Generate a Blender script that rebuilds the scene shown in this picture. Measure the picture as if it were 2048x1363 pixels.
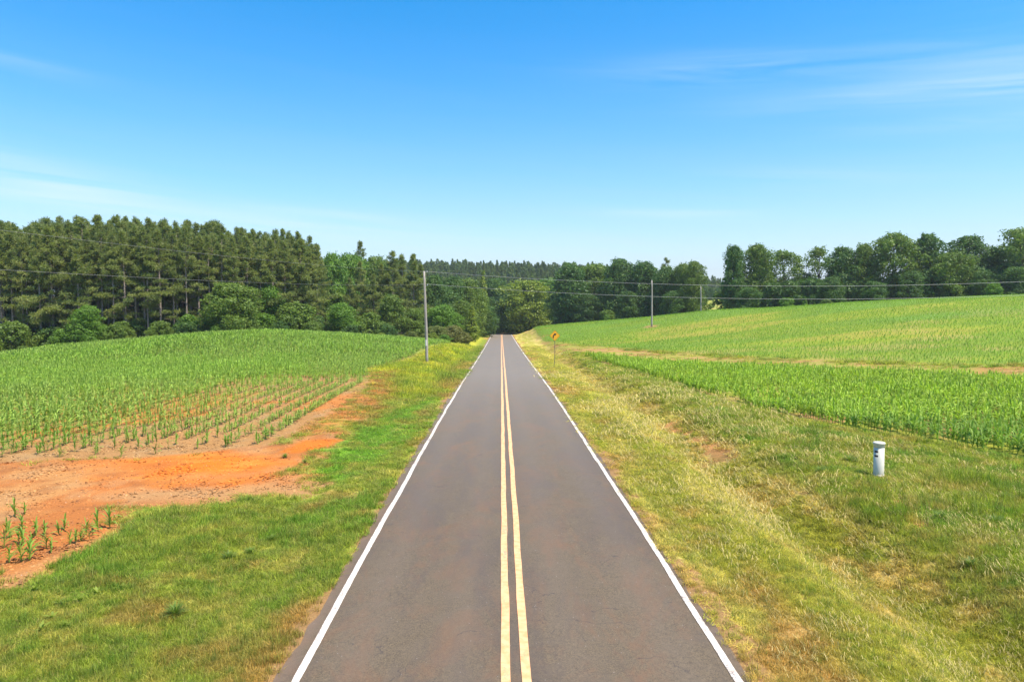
import bpy, math, random
import numpy as np
from mathutils import Vector, Matrix
SC=bpy.context.scene; COL=SC.collection
for o in list(bpy.data.objects): bpy.data.objects.remove(o)
# ---------------------------------------------------------------- camera
F=1365.; CX,CY=1024.,681.5
PITCH=math.atan(66.5/1365.); YAW=0.0162
CAM=np.array([-0.22,0.0,5.35])
cd=bpy.data.cameras.new('camera'); cam=bpy.data.objects.new('camera',cd); COL.objects.link(cam)
cam.location=CAM; cam.rotation_euler=(math.pi/2-PITCH,0,-YAW)
cd.sensor_width=36; cd.lens=36*F/2048; cd.clip_start=.1; cd.clip_end=20000
SC.camera=cam
# ---------------------------------------------------------------- light
SUN_EL=math.radians(62); SUN_AZ=math.radians(122)      # azimuth clockwise from +Y (road direction)
w=bpy.data.worlds.new('World'); SC.world=w; w.use_nodes=True
nt=w.node_tree; N=nt.nodes; L=nt.links; N.clear()
sky=N.new('ShaderNodeTexSky'); sky.sky_type='NISHITA'; sky.sun_disc=False
sky.sun_elevation=SUN_EL; sky.sun_rotation=SUN_AZ; sky.air_density=1.0; sky.dust_density=.9; sky.ozone_density=3.0; sky.altitude=200
bg=N.new('ShaderNodeBackground'); bg.inputs[1].default_value=.15
hs=N.new('ShaderNodeHueSaturation'); hs.inputs['Saturation'].default_value=1.5; hs.inputs['Value'].default_value=1.0; hs.inputs['Hue'].default_value=.494
out=N.new('ShaderNodeOutputWorld')
# thin cirrus wisps, laid out by direction in a far flat layer
tc=N.new('ShaderNodeTexCoord'); sx=N.new('ShaderNodeSeparateXYZ'); L.new(tc.outputs['Generated'],sx.inputs[0])
def M(op,a,b=None,c=None,clamp=False,T=None):
    t=T or nt; n=t.nodes.new('ShaderNodeMath'); n.operation=op; n.use_clamp=clamp
    for i,v in enumerate((a,b,c)):
        if v is None: continue
        if isinstance(v,(int,float)): n.inputs[i].default_value=v
        else: t.links.new(v,n.inputs[i])
    return n.outputs[0]
az=M('ARCTAN2',sx.outputs[0],sx.outputs[1]); el=M('ARCSINE',sx.outputs[2])
cv=N.new('ShaderNodeCombineXYZ'); L.new(M('MULTIPLY_ADD',az,5.,M('MULTIPLY',el,9.)),cv.inputs[0]); L.new(M('MULTIPLY_ADD',el,72.,M('MULTIPLY',az,5.)),cv.inputs[1])
n1=N.new('ShaderNodeTexNoise'); n1.inputs['Scale'].default_value=.55; n1.inputs['Detail'].default_value=7; n1.inputs['Roughness'].default_value=.6; n1.inputs['Distortion'].default_value=.5
L.new(cv.outputs[0],n1.inputs['Vector'])
wsum=None
for (u_,v_,su,sv,am) in ((90,368,150,14,1.),(230,414,230,9,.9),(-150,300,200,20,.6),(620,428,130,8,.5),(1370,429,120,9,1.),(1450,150,190,22,.55),(1850,195,240,16,.6),(1990,120,190,40,.35),(2250,170,260,50,.3),(1900,250,140,9,.4),(1560,360,200,14,.35),(700,470,500,30,.5),(30,132,90,14,.3)):
    a0=math.atan((u_-CX)/F)+YAW; e0=math.atan((615-v_)/F*math.cos(a0-YAW)); k1=F/su; k2=F/sv
    g1=M('MULTIPLY',M('SUBTRACT',az,a0),k1); g2=M('MULTIPLY',M('ADD',M('SUBTRACT',el,e0),M('MULTIPLY',M('SUBTRACT',az,a0),.05)),k2)
    r2=M('ADD',M('MULTIPLY',g1,g1),M('MULTIPLY',g2,g2)); gs=M('MULTIPLY',M('POWER',2.718,M('MULTIPLY',r2,-.8)),am)
    wsum=gs if wsum is None else M('ADD',wsum,gs)
wisp=M('MULTIPLY',M('MULTIPLY_ADD',n1.outputs[0],2.8,-.95,True),wsum,None,True)
wisp=M('MULTIPLY',wisp,.6)
veil=M('MULTIPLY',M('MULTIPLY',M('POWER',2.718,M('MULTIPLY',el,-7.2)),1.12,None,True),M('MULTIPLY_ADD',n1.outputs[0],.45,.68),None,True)
cm=N.new('ShaderNodeMix'); cm.data_type='RGBA'; L.new(wisp,cm.inputs[0]); L.new(sky.outputs[0],hs.inputs['Color']); vm=N.new('ShaderNodeMix'); vm.data_type='RGBA'; L.new(veil,vm.inputs[0]); L.new(hs.outputs[0],vm.inputs[6]); vm.inputs[7].default_value=(2.55,2.85,3.4,1); L.new(vm.outputs[2],cm.inputs[6]); cm.inputs[7].default_value=(3.6,4.1,4.4,1)
L.new(cm.outputs[2],bg.inputs[0]); L.new(bg.outputs[0],out.inputs[0])
sl=bpy.data.lights.new('sun','SUN'); sl.energy=4.4; sl.angle=math.radians(.5); sl.color=(1,.93,.81)
so=bpy.data.objects.new('sun',sl); COL.objects.link(so)
sd=Vector((math.sin(SUN_AZ)*math.cos(SUN_EL),math.cos(SUN_AZ)*math.cos(SUN_EL),math.sin(SUN_EL)))
so.rotation_euler=sd.to_track_quat('Z','Y').to_euler(); so.location=(60,10,80)
vs=SC.view_settings; vs.view_transform='Standard'; vs.look='None'; vs.gamma=1; vs.exposure=.78; vs.use_curve_mapping=False
SC.render.engine='CYCLES'
SC.cycles.max_bounces=6; SC.cycles.transparent_max_bounces=4; SC.cycles.diffuse_bounces=3; SC.cycles.transmission_bounces=3
# ---------------------------------------------------------------- terrain
RIGHT=np.array([math.cos(YAW),-math.sin(YAW),0.])
FWDH=np.array([math.sin(YAW),math.cos(YAW),0.])
FWD=FWDH*math.cos(PITCH)-np.array([0,0,math.sin(PITCH)])
UP=np.cross(RIGHT,FWD)
RD=np.array([-50,9.6,21,46,59,87,108,136,174,218,250,280,330,400,2000.])
RZ=np.array([0,0,0,-.2,-.55,-1.2,-1.6,-2.15,-2.75,-3.25,-3.75,-5.0,-8,-10,-10.])
def zroad(y):
    # smoothed piecewise linear
    y=np.asarray(y,float); s=0
    for o in (-12,-6,0,6,12): s=s+np.interp(y+o,RD,RZ)
    return s/5
def at(u,v,d):   # world point at pixel and horizontal-forward distance d
    r=FWD+RIGHT*(u-CX)/F+UP*(CY-v)/F
    t=d/np.dot(r,FWDH); return CAM+r*t
# control: (u,v,d) image points on the ground
CP=[(2048,590,122),(1900,596,125),(1700,606,132),(1536,618,140),(1420,622,150),(1300,634,165),(1200,642,180),(1130,648,192),(1085,655,206),
 (2048,735,52),(1500,715,74),(1140,690,112),(1303,653,141),(1757,952,20.9),(2048,920,23.5),(1700,862,28),(1400,790,41),(1800,650,90),(1600,660,100),(2048,650,80),
 (0,712,95),(100,697,97),(250,685,98),(375,673,95),(500,668,92),(600,668,97),(700,672,106),(800,678,114),(900,685,126),
 (0,920,24),(540,890,26.6),(853,727,70),(740,755,52.5),(30,1100,15),(300,760,52),(300,720,72),(0,790,42),(0,745,64),(500,740,58),(560,700,76)]
WP=[(-80,110,-1.8),(-60,125,-1.5),(-40,125,.2),(-25,140,-1.2),(-15,160,-2.6),(-100,60,-2),(-120,120,-3),(-20,-20,0),(20,-20,.4),(-50,0,-.5),(60,0,1.2),(100,60,5),
 (-100,250,-2),(-40,250,-3.5),(-20,280,-5),(20,260,-3.4),(40,300,0),(60,200,3.2),(110,180,6.6),(180,150,9),(180,60,7),(110,300,7),(90,350,9),(-200,100,-4),(-200,300,2),(0,420,8),(-120,420,10),(160,420,9.5),(0,490,19),(-70,490,20),(75,490,17),(0,600,21),(-200,600,20),(200,600,13),(103,340,9.2),(150,500,11),(-300,0,-4),(300,0,8),(0,-60,0),(300,600,14),(-400,300,2),(400,300,12),
 (34,210,.6),(25,235,-2.4),(50,230,1.5),(50,175,3.6),(40,188,2.0),(68,160,4.7),(90,155,6.2),(115,145,7.4),(-90,125,-3.2),(60,250,2.5),(100,205,5)]
P=np.array([at(*c) for c in CP]+[list(map(float,w)) for w in WP])
def U(r2): return np.where(r2>0,0.5*r2*np.log(np.maximum(r2,1e-12)),0)
S=100.
def fit():
    X=P[:,:2]/S;n=len(X)
    K=U(((X[:,None]-X[None])**2).sum(-1))+np.eye(n)*2e-4
    A=np.zeros((n+3,n+3));A[:n,:n]=K;A[:n,n]=1;A[:n,n+1:]=X;A[n:,:n]=A[:n,n:].T
    b=np.zeros(n+3);b[:n]=P[:,2];return X,np.linalg.solve(A,b)
XS,WT=fit()
def roadx(y): return np.where(y>232,(np.maximum(y-232,0))**2/120.,0)
def ss(a,b,t): t=np.clip((t-a)/(b-a),0,1);return t*t*(3-2*t)
def terr(x,y):
    x=np.asarray(x,float);y=np.asarray(y,float);sh=np.broadcast(x,y).shape
    xf=np.broadcast_to(x,sh).ravel();yf=np.broadcast_to(y,sh).ravel()
    xc=np.clip(xf,-420,420);yc=np.clip(yf,-70,640)
    t=np.full(xf.shape,WT[-3])+WT[-2]*xc/S+WT[-1]*yc/S
    for i in range(len(XS)):
        t=t+WT[i]*U((xc/S-XS[i,0])**2+(yc/S-XS[i,1])**2)
    t=t+np.where(yf>640,(yf-640)*.012,0)
    zr=zroad(yf); dx=xf-roadx(yf)
    a=np.abs(dx)
    w=np.where(dx<0,ss(3.6,11,a),ss(3.6,10.5,a))*ss(-1,0,0*a+1)
    w=np.where(yf>215,np.where(dx<0,ss(3.8,15,a),ss(3.8,9,a)),w)
    z=zr*(1-w)+t*w
    # ditch right, slight hollow left
    dd=.6*np.exp(-((dx-(7.6+.25*np.sin(yf*.21)))/1.35)**2)*ss(4,7,dx)*(1-ss(105,150,yf))
    bank=.1*np.exp(-((dx-10.2)/1.3)**2)*(1-ss(60,120,yf))
    dl=.16*np.exp(-((dx+5.6)/1.2)**2)
    z=z-dd+bank-dl-.05*ss(3.5,3.9,a)
    return z.reshape(sh)
def proj(p):
    q=np.asarray(p)-CAM; c=q@FWD
    return CX+F*(q@RIGHT)/c, CY-F*(q@UP)/c, c
RNG=np.random.default_rng(7)
# ---------- numpy noise
def vnoise(x,y,seed=0):
    x=np.asarray(x,float);y=np.asarray(y,float)
    xi=np.floor(x).astype(np.int64);yi=np.floor(y).astype(np.int64);fx=x-xi;fy=y-yi
    def h(a,b):
        n=(a*374761393+b*668265263+seed*974634777)&0xffffffff
        n=((n^(n>>13))*1274126177)&0xffffffff
        return ((n^(n>>16))&0xffff)/65535.
    fx=fx*fx*(3-2*fx);fy=fy*fy*(3-2*fy)
    return (h(xi,yi)*(1-fx)+h(xi+1,yi)*fx)*(1-fy)+(h(xi,yi+1)*(1-fx)+h(xi+1,yi+1)*fx)*fy
def fbm(x,y,s,seed=0,o=4):
    v=0;a=.5;t=0
    for i in range(o):
        v=v+a*vnoise(x*s,y*s,seed+i*17);t+=a;a*=.55;s*=2.1
    return v/t
def g(u,v,dmax=240):
    r=FWD+RIGHT*(u-CX)/F+UP*(CY-v)/F; r=r/np.dot(r,FWDH)
    d=np.arange(6,dmax,.5); P3=CAM[None]+r[None]*d[:,None]
    b=P3[:,2]<terr(P3[:,0],P3[:,1])
    i=int(np.argmax(b)) if b.any() else len(d)-1
    lo,hi=d[max(i-1,0)],d[i]
    for _ in range(12):
        m=(lo+hi)/2;p=CAM+r*m
        if p[2]<terr(p[0],p[1]): hi=m
        else: lo=m
    p=CAM+r*hi
    return (float(p[0]),float(p[1]))
def G(*a): return [g(*p) if len(p)==2 and abs(p[1])>400 else p for p in a]
def W(*a): return list(a)
def sdist(x,y,poly):
    """signed distance, positive inside"""
    d=np.full(x.shape,1e9);ins=np.zeros(x.shape,bool);n=len(poly)
    for i in range(n):
        x0,y0=poly[i];x1,y1=poly[(i+1)%n];ex,ey=x1-x0,y1-y0
        t=np.clip(((x-x0)*ex+(y-y0)*ey)/(ex*ex+ey*ey+1e-9),0,1)
        d=np.minimum(d,np.hypot(x-x0-t*ex,y-y0-t*ey))
        c=((y0>y)!=(y1>y))&(x<ex*(y-y0)/(ey if ey else 1e-9)+x0);ins^=c
    return np.where(ins,d,-d)
def mask(x,y,poly,soft=.5,warp=.8,ws=.5,seed=3):
    xs=[p[0] for p in poly];ys=[p[1] for p in poly];m=np.zeros(x.shape)
    pad=soft+warp*2+1
    s=(x>min(xs)-pad)&(x<max(xs)+pad)&(y>min(ys)-pad)&(y<max(ys)+pad)
    if s.any():
        xx,yy=x[s],y[s];k=sdist(xx,yy,poly)+(fbm(xx,yy,ws,seed,5)-.5)*2*warp
        m[s]=ss(-soft,soft,k)
    return m
P_TRACK=G((-300,930),(0,922),(200,912),(420,900),(545,886),(600,868),(700,868),(665,885),(640,905),(590,935),(620,955),(600,985),(500,990),(400,1003),(270,1012),(240,1055),(200,1105),(150,1130),(60,1158),(-300,1225))
P_LCORN=G((545,888),(600,862),(680,815),(735,775),(748,752),(735,742),(830,714),(905,688))+W((-13,128),(-25,120),(-45,108),(-60,103),(-75,97),(-140,70),(-140,22))+G((0,922),(300,914),(450,898))
P_WEED=G((560,868),(640,830),(735,780),(750,745),(790,742),(800,770),(760,810),(720,850),(650,880))
P_CLOV=G((600,945),(660,900),(720,860),(850,800),(870,800),(830,880),(760,920),(680,965))
P_BRI=G((230,960),(260,925),(420,903),(540,905),(570,945),(480,968),(350,975))
P_BRI2=G((555,905),(600,882),(690,878),(660,893),(600,905))
P_GRAV=G((330,975),(480,968),(560,965),(690,960),(600,1000),(400,1005),(250,1010),(240,990))
P_YG=G((690,742),(735,742),(830,714),(905,688),(985,664),(925,745),(880,790),(800,800),(790,745))
P_RCORN=G((2300,985),(2048,915),(1700,860),(1536,826),(1400,788),(1300,755),(1190,722),(1150,713),(1500,738),(2048,763),(2400,782))
P_STRIP=G((1080,686),(1150,690),(1250,698),(1500,716),(1800,728),(2048,732),(2500,740),(2500,785),(2048,764),(1500,739),(1250,714),(1150,703),(1100,697))
P_HILL=G((1072,668),(1085,684),(1150,689),(1250,697),(1500,714),(1800,727),(2048,731),(2400,738))+W((170,60),(230,150),(150,180),(70,200),(18,203),(9,208))
P_RPATCH=G((1395,895),(1330,858),(1340,845),(1400,860),(1450,895),(1440,910))
P_RPATCH2=G((1770,985),(1800,985),(1830,1010),(1860,1060),(1830,1060))
def lerp(a,b,m): return a*(1-m[:,None])+np.asarray(b,float)*m[:,None]
def zones(x,y):
    """substances of the ground: soil colour, grass cover, blade height, blade colour"""
    x=np.asarray(x,float);y=np.asarray(y,float);n=len(x)
    dx=x-roadx(y);a=np.abs(dx)
    f1=fbm(x,y,.35,11);f2=fbm(x,y,1.3,12);f3=fbm(x,y,.08,13);fs=fbm(x*2.2,y*.16,1.,15)
    gr=np.zeros((n,3))+(.23,.24,.055); cov=np.ones(n); hh=np.ones(n)*.12
    soil=np.zeros((n,3))+(.30,.185,.085)
    left=dx<0
    # --- left verge: mottled green with worn olive and brown thatch
    f4=fbm(x,y,2.6,34);f5=fbm(x,y,.75,35)
    gl=np.zeros((n,3))+(.235,.27,.045)
    gl=lerp(gl,(.14,.25,.03),ss(.46,.66,f5*.6+f1*.4)); gl=lerp(gl,(.38,.32,.10),ss(.50,.66,f4)*.75); gl=lerp(gl,(.12,.20,.03),ss(.55,.7,fbm(x,y,1.9,36))*.6); gl=lerp(gl,(.34,.19,.08),ss(.60,.72,f5)*.6)
    # --- right verge: mown, straw streaks along the road; greener bank behind the ditch
    g2=np.zeros((n,3))+(.325,.31,.055)
    g2=lerp(g2,(.52,.44,.17),ss(.46,.66,fs)*.7); g2=lerp(g2,(.19,.25,.035),ss(.56,.72,f4*.5+f5*.5)*.45); g2=lerp(g2,(.40,.25,.11),ss(.58,.72,fbm(x,y,.9,32))*.6)
    bk=ss(8.2,9.6,dx+(f2-.5)*1.2)
    gb=np.zeros((n,3))+(.24,.28,.04)
    gb=lerp(gb,(.13,.23,.03),ss(.5,.66,f5)*.9); gb=lerp(gb,(.38,.28,.12),ss(.5,.66,f4)*.7)
    g2=lerp(g2,gb,bk)
    gr=np.where(left[:,None],gl,g2)
    hh=np.where(left,.10+.06*ss(.5,.7,f1),.085+bk*(.06+.13*ss(.5,.66,f1)))
    dt=(ss(6.6,7.4,dx)-ss(8.6,9.4,dx))*(dx>0)*ss(.42,.62,f2+.1*np.sin(y))
    gr=lerp(gr,(.48,.32,.16),dt*.65); cov=cov-dt*.35
    cov=cov-.45*ss(.62,.75,fbm(x,y,.7,31))
    # far verge colours
    m=mask(x,y,P_YG,1.2,1.2,.4); gr=lerp(gr,lerp(np.zeros((n,3))+(.38,.36,.04),(.27,.31,.035),ss(.45,.65,f1)),m); hh=hh+m*.25
    nearroad=(1-ss(4.2,6.2,a+(f2-.5)*1.5))*left*ss(38,60,y); gr=lerp(gr,(.14,.2,.03),nearroad*.8)
    m=mask(x,y,P_WEED,.7,1.0,.6); gr=lerp(gr,lerp(np.zeros((n,3))+(.36,.17,.08),(.28,.24,.05),ss(.4,.6,f2)),m); cov=cov*(1-.35*m); cov=cov*(1-.25*m);soil=lerp(soil,(.48,.19,.06),m); hh=hh-m*.03
    m=mask(x,y,P_CLOV,.4,1.0,.8); gr=lerp(gr,(.15,.29,.03),m*ss(.3,.5,f2)); cov=np.maximum(cov,m*ss(.3,.5,f2)); hh=hh*(1-.2*m)
    # --- bare ground
    m=mask(x,y,P_TRACK,.9,1.5,.8,5); cov=cov*(1-m); so=np.zeros((n,3))+(.40,.15,.052)
    so=lerp(so,(.47,.26,.125),ss(.45,.7,f1)*.7); so=lerp(so,(.28,.115,.05),ss(.5,.7,f2)*.65); so=lerp(so,(.40,.24,.14),ss(.5,.68,fbm(x,y,.9,33))*.5)
    soil=lerp(soil,so,m)
    b=mask(x,y,P_BRI,1.9,2.4,.5,6); soil=lerp(soil,(.58,.165,.02),b*.95); soil=lerp(soil,(.58,.25,.06),b*ss(.5,.66,fbm(x*.4,y*1.6,1.4,8))*.6)
    b=mask(x,y,P_BRI2,.2,.3,1.,6); soil=lerp(soil,(.55,.16,.022),b*.9); cov=cov*(1-b)
    b=mask(x,y,P_GRAV,.5,.7,.7,9); soil=lerp(soil,(.38,.23,.13),b*.7); cov=cov*(1-.9*b)
    for P in (P_RPATCH,P_RPATCH2):
        b=mask(x,y,P,.4,.8,1.,9); soil=lerp(soil,(.50,.26,.13),b); cov=cov*(1-b*.75)
    # --- corn ground
    m=mask(x,y,P_LCORN,.3,.25,.8,4); cov=cov*(1-m); s2=np.zeros((n,3))+(.36,.20,.10); s2=lerp(s2,(.48,.165,.04),ss(.48,.66,fbm(x,y,.22,21))*.7*(1-ss(36,56,y))); s2=lerp(s2,(.36,.24,.15),ss(.5,.7,f2)*.6)
    s2=lerp(s2,(.17,.24,.04),ss(.46,.6,f1)*.75*np.maximum(ss(30,60,y),ss(-15,-22,x)*.8*ss(26,30,y))); s2=lerp(s2,(.15,.25,.05),ss(55,85,y)*.75)
    soil=lerp(soil,s2,m)
    m=mask(x,y,P_RCORN,.35,.35,.8,4); cov=cov*(1-m); s2=np.zeros((n,3))+(.32,.20,.11); s2=lerp(s2,(.22,.29,.03),ss(.42,.58,f1)*.8); s2=lerp(s2,(.26,.36,.025),ss(34,52,y+x*.2)*.7*ss(.35,.6,f3*.5+f1*.5))
    soil=lerp(soil,s2,m)
    # --- hill field and bare terrace strip
    m=mask(x,y,P_HILL,1.5,1.,.3,4); s3=np.zeros((n,3))+(.17,.26,.04)
    band=fbm(x*.6,y*1.7,.05,41,4); s3=lerp(s3,(.24,.30,.035),ss(.45,.65,band)*.8); s3=lerp(s3,(.36,.26,.09),ss(.6,.72,band)*.4); s3=lerp(s3,(.16,.29,.06),ss(.55,.7,1-band)*.7)
    s3=lerp(s3,(.40,.30,.15),ss(.55,.7,fbm(x,y,.12,44))*.4*(1-ss(80,110,y)))
    soil=lerp(soil,s3,m); cov=cov*(1-m)
    m=mask(x,y,P_STRIP,1.6,2.2,.3,4)*.9; s4=np.zeros((n,3))+(.36,.21,.09); s4=lerp(s4,(.25,.31,.05),ss(.40,.56,fbm(x*.6,y*1.5,.35,45))*.85); s4=lerp(s4,(.44,.29,.17),ss(.55,.7,fbm(x*.5,y*3,.3,46))*.6)
    soil=lerp(soil,s4,m); cov=cov*(1-m)
    for (u,v,r) in PATCHES:
        q=g(u,v); k=ss(1.3,.5,np.hypot((x-q[0])/r,(y-q[1])/(r*1.6))+(f2-.5)*.8)
        soil=lerp(soil,(.38,.23,.12),k*.8); cov=cov*(1-k)
    # --- worn reddish shoulder strip beside the asphalt
    sh=(1-ss(3.42,3.9,a+(f2-.5)*.7+(fbm(x,y,.25,51)-.5)*.8))
    soil=lerp(soil,np.where((f1>.5)[:,None],(.40,.25,.16),(.36,.27,.2)) if False else (.30,.185,.105),sh); cov=cov*(1-sh*.75)
    red=ss(.53,.66,fbm(x,y*.5,.35,52))*(1-ss(4.6,5.4,a)); gr=lerp(gr,(.38,.2,.09),red*.6); cov=cov*(1-red*.3)
    # --- woodland floor, far land
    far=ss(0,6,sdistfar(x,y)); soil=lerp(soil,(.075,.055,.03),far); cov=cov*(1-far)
    fld=ss(225,240,y)*ss(40,60,x)*(1-ss(345,352,y+(f1-.5)*8)); soil=lerp(soil,np.where(True,(.22,.33,.06),0),fld); soil=lerp(soil,(.30,.28,.11),fld*ss(315,335,y))
    edge=ss(0,1.5,sdist(x,y,P_EDGE)); soil=lerp(soil,(.40,.22,.11),edge*.9); cov=cov*(1-edge)
    gr=gr*np.where(left[:,None],np.array([1.45,1.42,1.0]),np.array([1.42,1.38,1.0]))
    soil=soil*np.array([1.08,1.02,.72])
    return soil,np.clip(cov,0,1),hh,gr
PATCHES=[(1303,653,1.6),(1088,672,1.4),(1093,656,1.0)]
P_EDGE=[(-110,84),(-75,98),(-60,104.2),(-50,107),(-50,109),(-60,107.5),(-78,102),(-112,90)]
P_WOODL=[(-420,95),(-110,92),(-78,103),(-50,109.5),(-25,121),(-14,129),(-8.5,150),(-8,240),(60,285),(-10,700),(-420,700)]
P_WOODR=[(10,212),(20,206),(60,195),(75,182),(120,160),(200,150),(420,150),(420,190),(110,215),(80,225),(40,240),(60,285),(160,700),(-420,700),(-10,300)]
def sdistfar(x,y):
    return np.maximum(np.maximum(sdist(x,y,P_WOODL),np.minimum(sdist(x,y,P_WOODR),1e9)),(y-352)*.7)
# ---------- object helpers
def mk_mesh(name,V,Q,mat=None,smooth=False,tint=None,uv=None):
    V=np.asarray(V,np.float32);Q=np.asarray(Q,np.int32);k=Q.shape[1]
    me=bpy.data.meshes.new(name);me.vertices.add(len(V));me.vertices.foreach_set('co',V.ravel())
    me.loops.add(Q.size);me.loops.foreach_set('vertex_index',Q.ravel())
    me.polygons.add(len(Q));me.polygons.foreach_set('loop_start',np.arange(0,Q.size,k,dtype=np.int32))
    me.polygons.foreach_set('loop_total',np.full(len(Q),k,np.int32))
    if smooth: me.polygons.foreach_set('use_smooth',np.ones(len(Q),bool))
    me.update(calc_edges=True)
    if tint is not None:
        at_=me.attributes.new('tint','FLOAT','POINT');at_.data.foreach_set('value',np.asarray(tint,np.float32))
    if mat: me.materials.append(mat)
    return me
def ob(name,me,parent=None,loc=(0,0,0)):
    o=bpy.data.objects.new(name,me);COL.objects.link(o);o.location=loc
    if parent: o.parent=parent
    return o
def tag(o,label=None,cat=None,group=None,kind=None):
    if label:o['label']=label
    if cat:o['category']=cat
    if group:o['group']=group
    if kind:o['kind']=kind
    return o
class MB:
    def __init__(s): s.V=[];s.Q=[];s.T=[];s.n=0
    def add(s,V,Q,t=0.5):
        V=np.asarray(V,float);s.V.append(V);s.Q.append(np.asarray(Q)+s.n);s.n+=len(V)
        s.T.append(np.full(len(V),t) if np.isscalar(t) else np.asarray(t))
    def tube(s,pts,rad,k=8,t=.5,cap=True):
        pts=[np.array(p,float) for p in pts];n=len(pts);V=[]
        for i,p in enumerate(pts):
            d=pts[min(i+1,n-1)]-pts[max(i-1,0)];d/=np.linalg.norm(d)+1e-9
            a=np.cross(d,[0,0,1.]) if abs(d[2])<.95 else np.cross(d,[1.,0,0]);a/=np.linalg.norm(a);b=np.cross(d,a)
            for j in range(k):
                w_=2*math.pi*j/k;V.append(p+rad[i]*(math.cos(w_)*a+math.sin(w_)*b))
        Q=[(i*k+j,i*k+(j+1)%k,(i+1)*k+(j+1)%k,(i+1)*k+j) for i in range(n-1) for j in range(k)]
        if cap:
            V.append(pts[0]);V.append(pts[-1]);c0=n*k
            Q+=[(c0,(j+1)%k,j,j) for j in range(k)]+[(c0+1,(n-1)*k+j,(n-1)*k+(j+1)%k,(n-1)*k+(j+1)%k) for j in range(k)]
            Q=[q if len(set(q))==4 else q for q in Q]
        s.add(V,Q,t)
    def mesh(s,name,mat,smooth=False):
        V=np.concatenate(s.V);Q=np.concatenate(s.Q);me=bpy.data.meshes.new(name)
        faces=[tuple(dict.fromkeys(map(int,q))) for q in Q]
        me.from_pydata(V.tolist(),[],faces);me.update()
        at_=me.attributes.new('tint','FLOAT','POINT');at_.data.foreach_set('value',np.concatenate(s.T).astype(np.float32))
        if smooth: me.polygons.foreach_set('use_smooth',np.ones(len(faces),bool))
        me.materials.append(mat);return me
# ---------- materials
def newmat(name):
    m=bpy.data.materials.new(name);m.use_nodes=True;t=m.node_tree;t.nodes.clear()
    o=t.nodes.new('ShaderNodeOutputMaterial');b=t.nodes.new('ShaderNodeBsdfPrincipled');t.links.new(b.outputs[0],o.inputs[0])
    return m,t,b,o
def nz(t,scale,detail=4,rough=.6,vec=None,dist=0):
    n=t.nodes.new('ShaderNodeTexNoise');n.inputs['Scale'].default_value=scale;n.inputs['Detail'].default_value=detail
    n.inputs['Roughness'].default_value=rough;n.inputs['Distortion'].default_value=dist
    if vec is not None:t.links.new(vec,n.inputs['Vector'])
    return n.outputs[0]
def mixc(t,f,a,b,mode='MIX'):
    n=t.nodes.new('ShaderNodeMix');n.data_type='RGBA';n.blend_type=mode
    for i,v in ((0,f),(6,a),(7,b)):
        if isinstance(v,(int,float)):n.inputs[i].default_value=v
        elif isinstance(v,tuple):n.inputs[i].default_value=(*v,1)
        else:t.links.new(v,n.inputs[i])
    return n.outputs[2]
def ramp(t,v,lo,hi): return M('DIVIDE',M('SUBTRACT',v,lo,T=t),hi-lo,None,True,T=t)
def opos(t,sc=(1,1,1)):
    c=t.nodes.new('ShaderNodeTexCoord');m=t.nodes.new('ShaderNodeMapping');m.inputs['Scale'].default_value=sc
    t.links.new(c.outputs['Object'],m.inputs[0]);return m.outputs[0]
def bump(t,b,h,st=.3,d=.02):
    n=t.nodes.new('ShaderNodeBump');n.inputs['Strength'].default_value=st;n.inputs['Distance'].default_value=d
    t.links.new(h,n.inputs['Height']);t.links.new(n.outputs[0],b.inputs['Normal'])
def attr(t,name,typ='GEOMETRY'):
    n=t.nodes.new('ShaderNodeAttribute');n.attribute_name=name;n.attribute_type=typ;return n
def leafmat(name,c1,c2,c3,rough=.55,trans=.3,inst=False,spec=.3):
    m,t,b,o=newmat(name)
    ti=attr(t,'tint').outputs['Fac']
    oi=t.nodes.new('ShaderNodeObjectInfo')
    col=mixc(t,ti,c1,c2)
    r=oi.outputs['Random']
    if inst:
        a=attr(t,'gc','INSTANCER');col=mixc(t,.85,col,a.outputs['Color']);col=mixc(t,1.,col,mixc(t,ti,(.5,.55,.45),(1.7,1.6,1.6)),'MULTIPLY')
    else:
        col=mixc(t,M('MULTIPLY',r,.55,T=t),col,c3)
    t.links.new(col,b.inputs['Base Color']);b.inputs['Roughness'].default_value=rough;b.inputs['Specular IOR Level'].default_value=spec
    tr=t.nodes.new('ShaderNodeBsdfTranslucent');t.links.new(mixc(t,1.,col,(1.15,1.25,.6),'MULTIPLY'),tr.inputs[0])
    mx=t.nodes.new('ShaderNodeMixShader');mx.inputs[0].default_value=trans
    t.links.new(b.outputs[0],mx.inputs[1]);t.links.new(tr.outputs[0],mx.inputs[2]);t.links.new(mx.outputs[0],o.inputs[0])
    return m
def plain(name,c,rough=.7,c2=None,scale=8,metal=0,stretch=(1,1,1),bmp=.0):
    m,t,b,o=newmat(name);v=nz(t,scale,5,.65,opos(t,stretch))
    col=mixc(t,ramp(t,v,.35,.65),c,c2 or tuple(k*.75 for k in c));t.links.new(col,b.inputs['Base Color'])
    b.inputs['Roughness'].default_value=rough;b.inputs['Metallic'].default_value=metal
    if bmp:bump(t,b,v,bmp,.01)
    return m
M_PINE=leafmat('pine_needles',(.125,.175,.05),(.34,.36,.105),(.22,.25,.07),.6,.42)
M_OAKD=leafmat('dark_oak_leaves',(.045,.11,.025),(.15,.25,.045),(.10,.165,.04),.5,.34)
M_OAKM=leafmat('oak_leaves',(.10,.165,.026),(.22,.30,.045),(.165,.23,.04),.5,.36)
M_BRI=leafmat('bright_leaves',(.09,.19,.025),(.23,.36,.045),(.16,.28,.035),.5,.38)
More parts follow.
